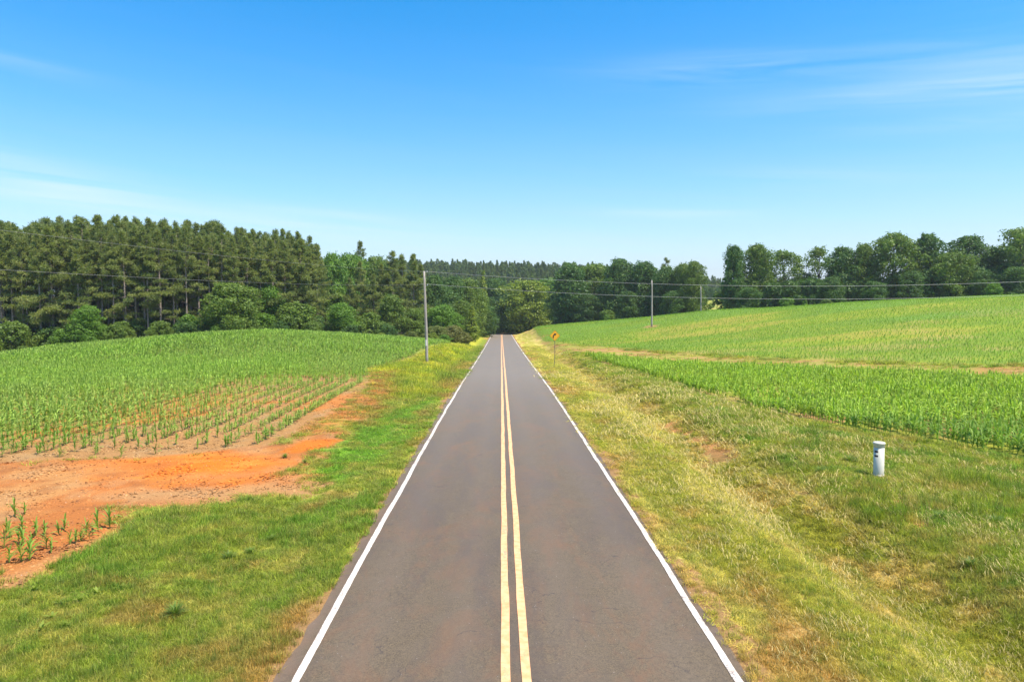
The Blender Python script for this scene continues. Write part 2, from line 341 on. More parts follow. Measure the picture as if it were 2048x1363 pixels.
M_YEL=leafmat('yellow_green_leaves',(.14,.20,.025),(.33,.38,.05),(.25,.31,.035),.5,.35)
M_BRN=leafmat('brownish_scrub_leaves',(.12,.17,.04),(.24,.27,.06),(.24,.2,.07),.6,.35)
M_CORN=leafmat('corn_leaves',(.16,.27,.04),(.29,.42,.07),(.23,.35,.055),.5,.4,spec=.22)
M_CORNI=leafmat('corn_leaves_field',(.16,.27,.04),(.29,.42,.07),(.23,.35,.055),.5,.4,inst=True,spec=.22)
M_GRASS=leafmat('grass_blades',(.16,.22,.04),(.3,.32,.08),(.2,.2,.05),.6,.45,inst=True,spec=.2)
M_BARK=plain('pine_bark',(.33,.26,.21),.9,(.19,.145,.115),3,stretch=(3,3,.6),bmp=.6)
M_BARKD=plain('dark_bark',(.10,.085,.07),.9,(.06,.05,.04),3,stretch=(3,3,.6),bmp=.6)
M_POLE=plain('weathered_pole_wood',(.42,.37,.32),.85,(.24,.20,.17),5,stretch=(6,6,.35),bmp=.4)
M_GALV=plain('galvanised_steel',(.35,.35,.35),.5,(.25,.25,.25),20,metal=.6)
M_POST=plain('grey_steel_post',(.16,.15,.145),.6,(.11,.1,.1),20,metal=.3)
M_WIRE=plain('aluminium_wire',(.33,.33,.31),.5,(.3,.3,.28),20,metal=.2)
M_PORC=plain('porcelain',(.6,.6,.58),.3)
M_WHITE=plain('white_plastic',(.62,.585,.48),.42,(.55,.52,.42),6)
M_DIRTY=plain('soiled_plastic',(.62,.60,.52),.6,(.45,.36,.26),12)
M_BLACK=plain('black_sheeting',(.012,.012,.012),.5)
M_SIGN=plain('yellow_sign_sheeting',(.86,.42,.012),.45,(.82,.38,.01),4)
M_LABEL=plain('dark_label',(.06,.04,.05),.5)
# ---------- ground
def axis(segs):
    out=[segs[0][0]]
    for a,b,s0,s1 in segs:
        x=a
        while x<b-1e-6:
            t=(x-a)/(b-a);x+=s0+(s1-s0)*t;out.append(min(x,b))
    return np.array(sorted(set(np.round(out,4))))
def make_ground():
    ys=axis([(-60,6,6,.4),(6,60,.11,.34),(60,260,.34,1.5),(260,660,1.5,10),(660,4000,20,300)])
    xp=axis([(0,16,.12,.12),(16,60,.12,.6),(60,200,.6,2.5),(200,3000,5,250)]);xs=np.concatenate([-xp[:0:-1],xp])
    X,Y=np.meshgrid(xs,ys);x=X.ravel();y=Y.ravel();z=np.zeros(len(x))
    for i in range(0,len(x),60000): z[i:i+60000]=terr(x[i:i+60000],y[i:i+60000])
    dx=np.abs(x-roadx(y)); off=ss(3.8,4.6,dx)
    z=z+off*((fbm(x,y,.9,61)-.5)*.09+(fbm(x,y,3.1,62,2)-.5)*.035)*ss(140,60,y)*ss(90,50,np.abs(x))
    z=z-.03*(1-ss(3.45,3.6,dx))
    nx,ny=len(xs),len(ys);I=np.arange(nx*ny).reshape(ny,nx)
    Q=np.stack([I[:-1,:-1],I[:-1,1:],I[1:,1:],I[1:,:-1]],-1).reshape(-1,4)
    soil=np.zeros((len(x),3));cov=np.zeros(len(x));gr=np.zeros((len(x),3))
    s,c,h,gg=zones(x,y)
    print('ground verts',len(x))
    m,t,b,o=newmat('ground_surface')
    S=attr(t,'soil').outputs['Color'];Gc=attr(t,'gcol').outputs['Color'];K=attr(t,'cov').outputs['Fac']
    P=opos(t)
    n_f=nz(t,9,6,.7,P);n_g=nz(t,28,5,.75,P);n_m=nz(t,2.2,5,.65,P);n_l=nz(t,.16,4,.6,P)
    k2=ramp(t,M('ADD',K,M('MULTIPLY',M('SUBTRACT',n_f,.5,T=t),1.2,T=t),T=t),.32,.62)
    soilc=mixc(t,ramp(t,n_g,.3,.72),mixc(t,1.,S,(.58,.52,.48),'MULTIPLY'),mixc(t,1.,S,(1.3,1.3,1.32),'MULTIPLY'))
    soilc=mixc(t,M('MULTIPLY',ramp(t,n_m,.55,.75),.35,T=t),soilc,mixc(t,1.,S,(.8,.66,.55),'MULTIPLY'))
    gc=mixc(t,ramp(t,n_g,.35,.68),mixc(t,1.,Gc,(.5,.48,.5),'MULTIPLY'),mixc(t,1.,Gc,(1.2,1.15,1.2),'MULTIPLY'))
    gc=mixc(t,M('MULTIPLY',ramp(t,n_f,.56,.74),.45,T=t),gc,(.30,.2,.09))
    col=mixc(t,k2,soilc,gc)
    col=mixc(t,.5,col,mixc(t,1.,col,mixc(t,ramp(t,n_l,.35,.65),(.82,.86,.85),(1.15,1.12,1.1)),'MULTIPLY'))
    vo=t.nodes.new('ShaderNodeTexVoronoi');vo.inputs['Scale'].default_value=7;t.links.new(P,vo.inputs['Vector'])
    peb=M('MULTIPLY',M('LESS_THAN',vo.outputs['Distance'],.10,T=t),M('GREATER_THAN',n_m,.55,T=t),T=t)
    col=mixc(t,M('MULTIPLY',peb,M('SUBTRACT',1.,k2,T=t),T=t),col,(.55,.46,.38))
    t.links.new(col,b.inputs['Base Color']);b.inputs['Roughness'].default_value=.95;b.inputs['Specular IOR Level'].default_value=.15
    bump(t,b,M('ADD',n_g,M('MULTIPLY',n_f,1.5,T=t),T=t),.5,.03)
    me=mk_mesh('ground',np.stack([x,y,z],1),Q,m,True)
    for nm,v in (('soil',s),('gcol',gg)):
        a_=me.attributes.new(nm,'FLOAT_COLOR','POINT');a_.data.foreach_set('color',np.concatenate([v,np.ones((len(x),1))],1).astype(np.float32).ravel())
    a_=me.attributes.new('cov','FLOAT','POINT');a_.data.foreach_set('value',c.astype(np.float32))
    tag(ob('ground',me),kind='structure')
make_ground()
# ---------- road
def strip(name,mat,c0,c1,zo,y0=-50,y1=285,wob=0.,rag=0.,nx=1,seed=0):
    ys=np.concatenate([np.arange(y0,70,.22),np.arange(70,y1,.8)]);V=[]
    rx=roadx(ys);slope=np.gradient(rx,ys);nl=np.sqrt(1+slope**2)
    w0=(fbm(ys,ys*0+seed,.35,71,3)-.5)*2*wob
    for k in range(nx+1):
        c=c0+(c1-c0)*k/nx
        r=(fbm(ys,ys*0+k*7.3+seed,1.6,73,4)-.5)*2*rag if k in(0,nx) else 0
        off=c+w0+r*(1 if k else -1);V.append(np.stack([rx+off/nl,ys-off*slope/nl,zroad(ys)+zo-.012*np.abs(off)+.0],1))
    V=np.stack(V,1).reshape(-1,3);n=len(ys);I=np.arange(n*(nx+1)).reshape(n,nx+1)
    Q=np.stack([I[:-1,:-1],I[:-1,1:],I[1:,1:],I[1:,:-1]],-1).reshape(-1,4)
    return tag(ob(name,mk_mesh(name,V,Q,mat,True)),kind='structure')
def road_mats():
    m,t,b,o=newmat('worn_asphalt');P=opos(t)
    agg=nz(t,42,5,.85,P);mid=nz(t,1.7,9,.78,P);big=nz(t,.3,8,.72,opos(t,(1.6,.45,1)),.3);st=nz(t,.75,9,.78,opos(t,(1,.5,1)),.6)
    col=mixc(t,ramp(t,agg,.36,.66),(.040,.028,.015),(.22,.156,.085))
    ag2=nz(t,13,6,.85,P);col=mixc(t,1.,col,mixc(t,ramp(t,ag2,.33,.68),(.68,.67,.66),(1.3,1.29,1.28)),'MULTIPLY')
    col=mixc(t,M('MULTIPLY',ramp(t,mid,.38,.66),.6,T=t),col,(.142,.102,.064))
    col=mixc(t,M('MULTIPLY',ramp(t,st,.48,.68),.7,T=t),col,(.19,.092,.043))
    col=mixc(t,M('MULTIPLY',ramp(t,big,.46,.6),.6,T=t),col,(.086,.062,.047))
    # wear: wheel paths polished pale
    sp=t.nodes.new('ShaderNodeSeparateXYZ');t.links.new(opos(t),sp.inputs[0])
    wx=M('ABSOLUTE',M('SUBTRACT',M('ABSOLUTE',M('SUBTRACT',M('ABSOLUTE',sp.outputs[0],T=t),1.65,T=t),T=t),.8,T=t),T=t)
    col=mixc(t,M('MULTIPLY',M('SUBTRACT',1.,ramp(t,wx,.05,.5),T=t),.16,T=t),col,(.17,.125,.09))
    vo=t.nodes.new('ShaderNodeTexVoronoi');vo.inputs['Scale'].default_value=9;t.links.new(P,vo.inputs['Vector'])
    col=mixc(t,M('MULTIPLY',M('LESS_THAN',vo.outputs['Distance'],.06,T=t),M('GREATER_THAN',mid,.5,T=t),T=t),col,(.42,.36,.31))
    # transverse hairline cracks and a few scuffs
    vc=t.nodes.new('ShaderNodeTexVoronoi');vc.feature='DISTANCE_TO_EDGE';vc.inputs['Scale'].default_value=.42
    vm=t.nodes.new('ShaderNodeMapping');vm.inputs['Scale'].default_value=(.5,1.0,1);cc=t.nodes.new('ShaderNodeTexCoord');t.links.new(cc.outputs['Object'],vm.inputs[0])
    va=t.nodes.new('ShaderNodeVectorMath');va.operation='ADD';nn=t.nodes.new('ShaderNodeTexNoise');nn.inputs['Scale'].default_value=1.3;nn.inputs['Detail'].default_value=5
    t.links.new(cc.outputs['Object'],nn.inputs['Vector']);t.links.new(vm.outputs[0],va.inputs[0]);t.links.new(nn.outputs['Color'],va.inputs[1]);t.links.new(va.outputs[0],vc.inputs['Vector'])
    crk=M('MULTIPLY',M('LESS_THAN',vc.outputs['Distance'],.004,T=t),M('GREATER_THAN',mid,.52,T=t),T=t)
    col=mixc(t,M('MULTIPLY',crk,.5,T=t),col,(.035,.028,.025))
    scf=nz(t,2.4,5,.7,opos(t,(.5,2.6,1)));col=mixc(t,M('MULTIPLY',ramp(t,scf,.70,.76),.6,T=t),col,(.26,.19,.14))
    yy=M('ADD',sp.outputs[1],M('MULTIPLY',big,30.,T=t),T=t);col=mixc(t,M('MULTIPLY',ramp(t,yy,32.,75.),.6,T=t),col,(.235,.195,.148))   # paler greyer far stretch: grazing-angle brightening put into the colour, beyond the clay stains
    ed=ramp(t,M('ADD',M('ABSOLUTE',sp.outputs[0],T=t),M('MULTIPLY',mid,.3,T=t),T=t),3.38,3.62);col=mixc(t,M('MULTIPLY',ed,.55,T=t),col,(.20,.125,.08))
    t.links.new(col,b.inputs['Base Color']);b.inputs['Roughness'].default_value=.7;b.inputs['Specular IOR Level'].default_value=.45
    bump(t,b,agg,.5,.01);asph=m
    def paint(name,c,cd,lo,hi):
        m,t,b,o=newmat(name);P=opos(t)
        a=nz(t,38,5,.8,P);w=nz(t,1.5,6,.7,opos(t,(3.5,.8,1)));q=nz(t,7,3,.6,P)
        k=ramp(t,M('ADD',M('MULTIPLY',a,.55,T=t),M('MULTIPLY',w,.45,T=t),T=t),lo,hi)
        col=mixc(t,ramp(t,q,.4,.65),c,cd);col=mixc(t,k,(.18,.14,.12),col)
        wv=t.nodes.new('ShaderNodeTexWave');wv.bands_direction='Y';wv.inputs['Scale'].default_value=2.1;wv.inputs['Distortion'].default_value=1.5;t.links.new(P,wv.inputs['Vector'])
        col=mixc(t,M('MULTIPLY',M('GREATER_THAN',wv.outputs['Fac'],.96,T=t),.18,T=t),col,(.4,.25,.15))
        t.links.new(col,b.inputs['Base Color']);b.inputs['Roughness'].default_value=.7;return m
    return asph,paint('worn_white_paint',(.80,.72,.62),(.60,.48,.38),.39,.50),paint('worn_yellow_paint',(.80,.44,.21),(.70,.34,.13),.36,.44)
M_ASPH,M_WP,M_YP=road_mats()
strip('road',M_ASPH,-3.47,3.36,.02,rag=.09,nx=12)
strip('white_edge_line',M_WP,-3.25,-3.13,.030,wob=.03,rag=.012,seed=3)
strip('white_edge_line',M_WP,3.14,3.26,.030,wob=.03,rag=.012,seed=9)
strip('yellow_centre_line',M_YP,-.215,-.075,.030,wob=.02,rag=.010,seed=14)
strip('yellow_centre_line',M_YP,.075,.215,.030,wob=.02,rag=.010,seed=21)
# ---------- scatter helper (geometry nodes, stuff only)
def scatter(name,pts,rot,scl,idx,gc,protos,label,cat):
    n=len(pts);me=bpy.data.meshes.new(name);me.vertices.add(n);me.vertices.foreach_set('co',np.asarray(pts,np.float32).ravel())
    def A(nm,tp,dom,v,key):
        a=me.attributes.new(nm,tp,dom);a.data.foreach_set(key,v)
    A('rot','FLOAT_VECTOR','POINT',np.asarray(rot,np.float32).ravel(),'vector');A('scl','FLOAT_VECTOR','POINT',np.asarray(scl,np.float32).ravel(),'vector')
    A('idx','INT','POINT',np.asarray(idx,np.int32),'value');A('gc','FLOAT_COLOR','POINT',np.concatenate([gc,np.ones((n,1))],1).astype(np.float32).ravel(),'color')
    col=bpy.data.collections.new(name+'_kinds')
    for p in protos: col.objects.link(p)
    ng=bpy.data.node_groups.new('scatter_'+name,'GeometryNodeTree')
    ng.interface.new_socket('Geometry',in_out='INPUT',socket_type='NodeSocketGeometry');ng.interface.new_socket('Geometry',in_out='OUTPUT',socket_type='NodeSocketGeometry')
    NN=ng.nodes;gi=NN.new('NodeGroupInput');go=NN.new('NodeGroupOutput');ip=NN.new('GeometryNodeInstanceOnPoints');ci=NN.new('GeometryNodeCollectionInfo')
    ci.inputs['Collection'].default_value=col;ci.inputs['Separate Children'].default_value=True;ci.inputs['Reset Children'].default_value=True
    ng.links.new(gi.outputs[0],ip.inputs['Points']);ng.links.new(ci.outputs[0],ip.inputs['Instance']);ip.inputs['Pick Instance'].default_value=True
    for nm,tp,s in (('rot','FLOAT_VECTOR','Rotation'),('scl','FLOAT_VECTOR','Scale'),('idx','INT','Instance Index')):
        na=NN.new('GeometryNodeInputNamedAttribute');na.data_type=tp;na.inputs['Name'].default_value=nm;ng.links.new(na.outputs['Attribute'],ip.inputs[s])
    ng.links.new(ip.outputs[0],go.inputs[0])
    o=ob(name,me);md=o.modifiers.new('scatter','NODES');md.node_group=ng
    print(name,n)
    return tag(o,label,cat,kind='stuff')
def proto(name,me): return bpy.data.objects.new(name,me)
# ---------- corn
def corn_mesh(seed,h=.72,nl=10,segs=5,wid=.066):
    r=random.Random(seed);V=[];Q=[];T=[]
    # stalk: square taper
    for z_,rr in ((0,.014),(h*.35,.013),(h*.7,.007)):
        for j in range(4):
            a=j*math.pi/2;V.append((rr*math.cos(a),rr*math.sin(a),z_));T.append(.25)
    for i in range(2):
        for j in range(4):Q.append((i*4+j,i*4+(j+1)%4,i*4+4+(j+1)%4,i*4+4+j))
    base=r.uniform(0,6.28)
    for k in range(nl):
        z0=h*(.10+.58*k/(nl-1));az_=base+(math.pi*(k%2))+r.uniform(-.5,.5)
        ln=h*(.42+.38*math.sin(math.pi*(k+1)/(nl+1)))*r.uniform(.85,1.15);ang=math.radians(r.uniform(45,72)) if k<nl-2 else math.radians(r.uniform(74,86))
        droop=math.radians(r.uniform(90,150)) if k<nl-2 else math.radians(r.uniform(10,50))
        x_=0;z_=z0;t=r.uniform(.1,1);st=len(V);px=[]
        for s in range(segs+1):
            f=s/segs;w_=wid*(.55+.9*f)*(1-f**2.2)*1.1+.002;px.append((x_,z_,w_,f))
            a=ang-droop*f**1.4;x_+=ln/segs*math.cos(a);z_+=ln/segs*math.sin(a)
        ca,sa=math.cos(az_),math.sin(az_)
        for (xx,zz,w_,f) in px:
            for sgn in(-1,1):
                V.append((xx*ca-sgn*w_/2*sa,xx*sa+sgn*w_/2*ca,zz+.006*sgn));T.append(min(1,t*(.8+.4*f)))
        for s in range(segs):Q.append((st+s*2,st+s*2+1,st+s*2+3,st+s*2+2))
    return mk_mesh('corn_plant',V,Q,None,True,T)
CORN_ME=[corn_mesh(i,.62+.05*(i%4)) for i in range(7)]
CORN_LO=[corn_mesh(40+i,.62,7,3,.10) for i in range(5)]
for me in CORN_ME:me.materials.append(M_CORN)
CORN_I=[]
for i,me in enumerate(CORN_ME):
    m2=me.copy();m2.materials.clear();m2.materials.append(M_CORNI);CORN_I.append(proto('corn_plant_kind%d'%i,m2))
for me in CORN_LO:me.materials.append(M_CORNI)
CORN_L=[proto('corn_plant_low%d'%i,me) for i,me in enumerate(CORN_LO)]
def jit(n,s):return RNG.normal(0,s,n)
def inview(x,y,z,mu=60,mv=60):
    u,v,c=proj(np.stack([x,y,z],-1));return (c>1)&(u>-mu)&(u<2048+mu)&(v<1363+mv),u,v,c
def rows_left():
    pts=[]
    # rows parallel to the road in the near part
    xs=np.concatenate([-10.1-np.arange(8)*1.08,np.arange(-10.1-8*1.08,-75,-.84)])
    for i,x0 in enumerate(xs):
        yend=53.5-.0*i+(.9*math.sin(i*.9)*.3)
        ya=np.arange(20,yend,.19);n=len(ya)
        bend=np.where(ya>yend-4,-((ya-(yend-4))**2)*.32,0)
        pts.append(np.stack([x0+bend+.25*np.sin(ya*.09)+jit(n,.04+.2*ss(10,20,-10-x0)),ya+jit(n,.05),np.zeros(n)],1))
    # rows following the contour across the far part
    for k,y0 in enumerate(np.arange(54.2,132,.80)):
        st=.19 if y0<72 else .26
        xa=np.arange(-8,-110,-st);n=len(xa)
        pts.append(np.stack([xa+jit(n,.03),y0+(-xa-11)*.12*(1 if y0<80 else .6)*0+2.0*np.sin(xa*.03)+jit(n,.12),np.ones(n)*(1 if y0>=72 else 0)],1))
    p=np.concatenate(pts)
    P2=[(q[0]-.15,q[1]) for q in P_LCORN];s=sdist(p[:,0],p[:,1],P2)
    p=p[s>.25];s=s[s>.25]
    # sparse front edge
    f=fbm(p[:,0],p[:,1],.16,81);x,y=p[:,0],p[:,1]
    dens=ss(0,6,y-frontL(x))*.65+.3+ss(.4,.6,f)*.25
    dens=np.where(y<53,dens*(1-.35*ss(.52,.68,fbm(x,y,.1,82))*(x>-19)),dens)
    k=RNG.random(len(p))<dens
    return p[k]
def frontL(x):
    ps=sorted(G((-300,935),(30,922),(300,914),(450,898),(545,888),(600,862),(680,815),(735,775)));return np.interp(x,[q[0] for q in ps],[q[1] for q in ps])
def rows_right():
    A=np.array(g(2048,915));B=np.array(g(1190,722));d=(B-A)/np.linalg.norm(B-A);nrm=np.array([d[1],-d[0]])
    pts=[]
    for k in range(-9,110):
        near=k<45
        st=.18 if near else .3
        tt=np.arange(-18,75,st);n=len(tt)
        q=A+d*tt[:,None]+nrm*(k*.78+.25)+np.stack([jit(n,.035),jit(n,.035)],1)
        pts.append(np.concatenate([q,np.full((n,1),0 if near else 1)],1))
    p=np.concatenate(pts);s=sdist(p[:,0],p[:,1],P_RCORN);p=p[s>.15]
    f=fbm(p[:,0],p[:,1],.13,83);k=RNG.random(len(p))<.55+.45*ss(.3,.5,f)
    return p[k]
def rows_hill():
    pts=[]
    for k,r0 in enumerate(np.arange(40,215,.80)):
        xa=np.arange(2,175,.28);n=len(xa)
        # contour rows curve round the slope: far at the road end, near at the right
        ya=r0+25-(xa)*.42+.0016*xa**2+2*np.sin(xa*.05)
        pts.append(np.stack([xa+jit(n,.1),ya+jit(n,.13),np.ones(n)],1))
    p=np.concatenate(pts);s=sdist(p[:,0],p[:,1],P_HILL);s2=sdist(p[:,0],p[:,1],P_STRIP);p=p[(s>.3)&(s2<0)]
    band=fbm(p[:,0]*.6,p[:,1]*1.7,.05,41,4);k=RNG.random(len(p))<.95-.45*ss(.55,.7,band)
    q=g(1303,653);k&=np.hypot(p[:,0]-q[0],p[:,1]-q[1])>1.8
    return p[k]
def corn_all():
    L_=rows_left();R_=rows_right();H_=rows_hill()
    # small sparse patch at the lower left
    pp=[]
    for u,v in [(8,1095),(14,1065),(20,1075),(18,1125),(38,1085),(45,1060),(48,1090),(60,1120),(44,1122),(62,1100),(72,1070),(93,1095),(102,1105),(90,1070),(118,1068),(128,1060),(140,1090),(152,1085),(162,1080),(172,1072),(180,1078),(196,1062),(220,1055),(30,1033),(50,1028),(-30,1100),(-60,1080),(-45,1120),(-90,1095),(-130,1085)]:
        pp.append((*g(u,v),2))
    S_=np.array(pp)
    A=np.concatenate([L_,R_,H_,S_]);src=np.concatenate([np.zeros(len(L_)),np.ones(len(R_)),np.full(len(H_),2),np.full(len(S_),3)]).astype(int)
    x,y=A[:,0],A[:,1];z=terr(x,y)
    vis,u,v,c=inview(x,y,z,500,200);A,src,x,y,z,u,v,c=A[vis],src[vis],x[vis],y[vis],z[vis],u[vis],v[vis],c[vis]
    hz=np.where(src==3,.56,np.where(src==2,.42,1.))*RNG.uniform(.78,1.18,len(x))*(.85+.35*fbm(x,y,.15,85))
    hz=hz*np.where(src==0,.76-.1*ss(-22,-16,x)+.14*ss(45,70,y),np.where(src==1,.92,1.))*np.where(src==0,.85+.35*fbm(x,y,.5,88),1)
    infr=(u>-5)&(u<2053)&(v<1375)&(src!=2)
    order=np.argsort(np.where(infr,c,1e9));near=order[:294];ind=np.zeros(len(x),bool);ind[near]=True
    lab={3:('young corn plant in the small sparse patch at the lower left corner','corn plants in the small sparse patch'),
         0:('young corn plant in the thin front fringe of the left field by the orange clay','corn plants at the front of the left field'),
         1:('leafy corn plant at the near corner of the right field behind the white marker post','corn plants at the near corner of the right field')}
    for i in near:
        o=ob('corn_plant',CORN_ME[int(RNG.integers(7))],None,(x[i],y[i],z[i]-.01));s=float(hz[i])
        o.scale=(s,s,s);o.rotation_euler=(float(jit(1,.06)[0]),float(jit(1,.06)[0]),float(RNG.uniform(0,6.28)))
        l,gp=lab[int(src[i])];tag(o,l,'corn plant',gp)
    rest=~ind
    base=np.array([[.245,.345,.07],[.265,.38,.05],[.225,.35,.05],[.15,.27,.06]])[src]
    f=fbm(x,y,.09,86);f2=fbm(x,y,.5,87)
    yel=ss(.48,.66,f)[:,None];base=base*(1-yel*.55)+np.array([.24,.38,.05])*yel*.55
    rg=((src==1)&(y+x*.2>38))[:,None]*ss(.3,.6,f2)[:,None];base=base*(1-rg*.5)+np.array([.28,.38,.035])*rg*.5
    base=base*(.8+.4*f2)[:,None]
    for nm,sel,pr,lb in (('corn_rows',rest&(A[:,2]!=1)&(src==0),CORN_I,'rows of young corn filling the left field up to its crest'),
                      ('corn_rows',rest&(A[:,2]!=1)&(src!=0),CORN_I,'dense rows of corn in the right field between the verge and the bare strip'),
                      ('corn_rows',rest&(A[:,2]==1)&(src==0),CORN_L,'distant corn rows on the far rise of the left field'),
                      ('corn_rows',rest&(A[:,2]==1)&(src==1),CORN_L,'far end of the corn rows in the right field'),
                      ('corn_rows',rest&(src==2),CORN_L,'low curving crop rows on the hillside beyond the bare strip')):
        n=int(sel.sum())
        if not n:continue
        s=hz[sel]*np.where(A[sel,2]==1,1.12,1.);P3=np.stack([x,y,z],1)[sel]
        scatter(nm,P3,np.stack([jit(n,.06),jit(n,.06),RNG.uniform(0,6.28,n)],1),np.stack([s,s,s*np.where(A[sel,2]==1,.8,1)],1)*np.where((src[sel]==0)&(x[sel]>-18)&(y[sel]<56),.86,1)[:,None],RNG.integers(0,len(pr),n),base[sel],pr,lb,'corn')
corn_all()
# ---------- grass
def tuft(seed,nb,h,spread,lean,wid=.010):
    r=random.Random(seed);V=[];Q=[];T=[]
    for b in range(nb):
        a=r.uniform(0,6.28);q=spread*math.sqrt(r.random());x0,y0=q*math.cos(a),q*math.sin(a)
        az_=r.uniform(0,6.28);l=h*r.uniform(.5,1.25);ln=lean*r.uniform(.2,1.2);t=r.random()**1.3
        dx_,dy_=math.cos(az_),math.sin(az_);st=len(V)
        for s in range(4):
            f=s/3;ww=wid*(1-f*.85)*r.uniform(.9,1.1);rr=l*ln*f*f;zz=l*(f-.35*ln*f*f)
            for sg in(-.5,.5):V.append((x0+dx_*rr-dy_*ww*sg,y0+dy_*rr+dx_*ww*sg,zz));T.append(t)
        for s in range(3):Q.append((st+2*s,st+2*s+1,st+2*s+3,st+2*s+2))
    me=mk_mesh('grass_tuft',V,Q,M_GRASS,True,T);return proto('grass_tuft%d'%seed,me)
def grass():
    pr=[tuft(i,34,1.,1.0,.9+.2*(i%3),.085) for i in range(6)]   # unit tufts: scaled to height/spread
    n=230000
    d=7.5*np.exp(RNG.random(n)*math.log(130/7.5));a=RNG.uniform(-.85,.85,n)    # log spaced distance: even screen cover
    x=CAM[0]+d*a+.0162*d;y=d
    keep=((x-roadx(y)>3.36)|(x-roadx(y)<-3.5))&(np.abs(x)<70);x,y,d=x[keep],y[keep],d[keep]
    so,c,h,gr=zones(x,y)
    k=RNG.random(len(x))<(c**1.3)*.94+.0;
    # drop deep field/wood points
    x,y,d,h,gr,c=x[k],y[k],d[k],h[k],gr[k],c[k]
    z=terr(x,y);n=len(x)
    sp=np.clip(d/13.,.8,5.)*.105*RNG.uniform(.6,1.4,n)
    big=RNG.random(n)<.05;hh=h*RNG.uniform(.6,1.3,n)*np.where(big,1.9,1.)
    col=gr*RNG.uniform(.6,1.4,(n,1));st=RNG.random(n)<.14;col=np.where(st[:,None],col*.45+np.array([.5,.38,.17])*.5,col)
    dk=big[:,None];col=np.where(dk,col*.5+np.array([.12,.25,.03])*.5,col)
    scatter('grass',np.stack([x,y,z-.008],1),np.stack([jit(n,.1),jit(n,.1),RNG.uniform(0,6.28,n)],1),np.stack([sp,sp,hh],1),RNG.integers(0,6,n),col,pr,'grass on both roadside verges, green on the left and mown straw-yellow on the right','grass')
grass()
def straw_mesh(seed,nb=26):
    r=random.Random(seed);V=[];Q=[];T=[]
    for b in range(nb):
        a=r.uniform(-.7,.7)+math.pi/2;x0,y0=r.uniform(-.5,.5),r.uniform(-.5,.5);l=r.uniform(.06,.24);t=r.random();w_=.004;st=len(V);z=r.uniform(.02,.07)
        for f in(0,.5,1):
            px_,py_=x0+math.cos(a)*l*f,y0+math.sin(a+.5*(f-.5))*l*f
            for sg in(-1,1):V.append((px_-math.sin(a)*w_*sg,py_+math.cos(a)*w_*sg,z+.05*math.sin(f*3.1)));T.append(t)
        for s in range(2):Q.append((st+2*s,st+2*s+1,st+2*s+3,st+2*s+2))
    return proto('straw%d'%seed,mk_mesh('straw',V,Q,M_GRASS,False,T))
def straw():
    n=26000;d=8*np.exp(RNG.random(n)*math.log(70/8));a=RNG.uniform(0,.85,n);x=CAM[0]+d*a;y=d
    k=(x>3.7)&(x<16);x,y,d=x[k],y[k],d[k];so,c,h,gr=zones(x,y)
    fs=fbm(x*2.2,y*.16,1.,15);p=(.09*ss(.45,.65,fs)*(x<9)+.06*(x>=9)*ss(.5,.65,fbm(x,y,.8,91)))*ss(4.2,5.2,x)+.03*(x>4.1)
    k=(RNG.random(len(x))<p)&(c>.3)&(sdist(x,y,P_RCORN)<0);x,y,d=x[k],y[k],d[k];n=len(x)
    s=np.clip(d/14,.8,2.5)*RNG.uniform(.7,1.3,n);col=np.array([.52,.42,.19])*RNG.uniform(.7,1.2,(n,1))
    scatter('straw_litter',np.stack([x,y,terr(x,y)+.02],1),np.stack([jit(n,.05),jit(n,.05),jit(n,.4)],1),np.stack([s,s,s],1),RNG.integers(0,4,n),col,[straw_mesh(i) for i in range(4)],'dry mown straw lying in streaks on the right verge','straw')
straw()
def clods():
    n=42000;d=12*np.exp(RNG.random(n)*math.log(60/12));x=CAM[0]-d*RNG.uniform(.15,.85,n);y=d
    so,c,h,gr=zones(x,y);k=(x<-4.3)&(c<.25)&(RNG.random(n)<.4+.6*ss(.45,.65,fbm(x,y,1.1,95)))&(sdist(x,y,P_WOODL)<0);x,y,d,so=x[k],y[k],d[k],so[k];n=len(x);pr=[]
    for i in range(4):
        r=np.random.default_rng(i);bm_=[];V=np.array([(math.cos(a)*q,math.sin(a)*q,z) for z,q in((-.3,.8),(.15,1.),(.6,.6)) for a in np.arange(6)*math.pi/3])*r.uniform(.7,1.25,(18,1));V=np.concatenate([V,[[0,0,.75]]])
        Q=[(j*6+i_,j*6+(i_+1)%6,j*6+6+(i_+1)%6,j*6+6+i_) for j in range(2) for i_ in range(6)];me=bpy.data.meshes.new('clod');me.from_pydata(V.tolist(),[],Q+[(12+j,12+(j+1)%6,18) for j in range(6)]);me.update();me.materials.append(M_CLOD);pr.append(proto('clod%d'%i,me))
    s=.012+.03*RNG.random(n)**5+d*.0006;col=so*RNG.uniform(.55,1.25,(n,1))
    scatter('clay_clods',np.stack([x,y,terr(x,y)],1),RNG.uniform(0,6.28,(n,3))*[.1,.1,1],np.stack([s*1.2,s,s*.8],1),RNG.integers(0,4,n),col,pr,'loose clay crumbs and small stones on the bare ground of the left field','soil')
M_CLOD,_t,_b,_o=newmat('clod_clay');_t.links.new(attr(_t,'gc','INSTANCER').outputs['Color'],_b.inputs['Base Color']);_b.inputs['Roughness'].default_value=.95
clods()
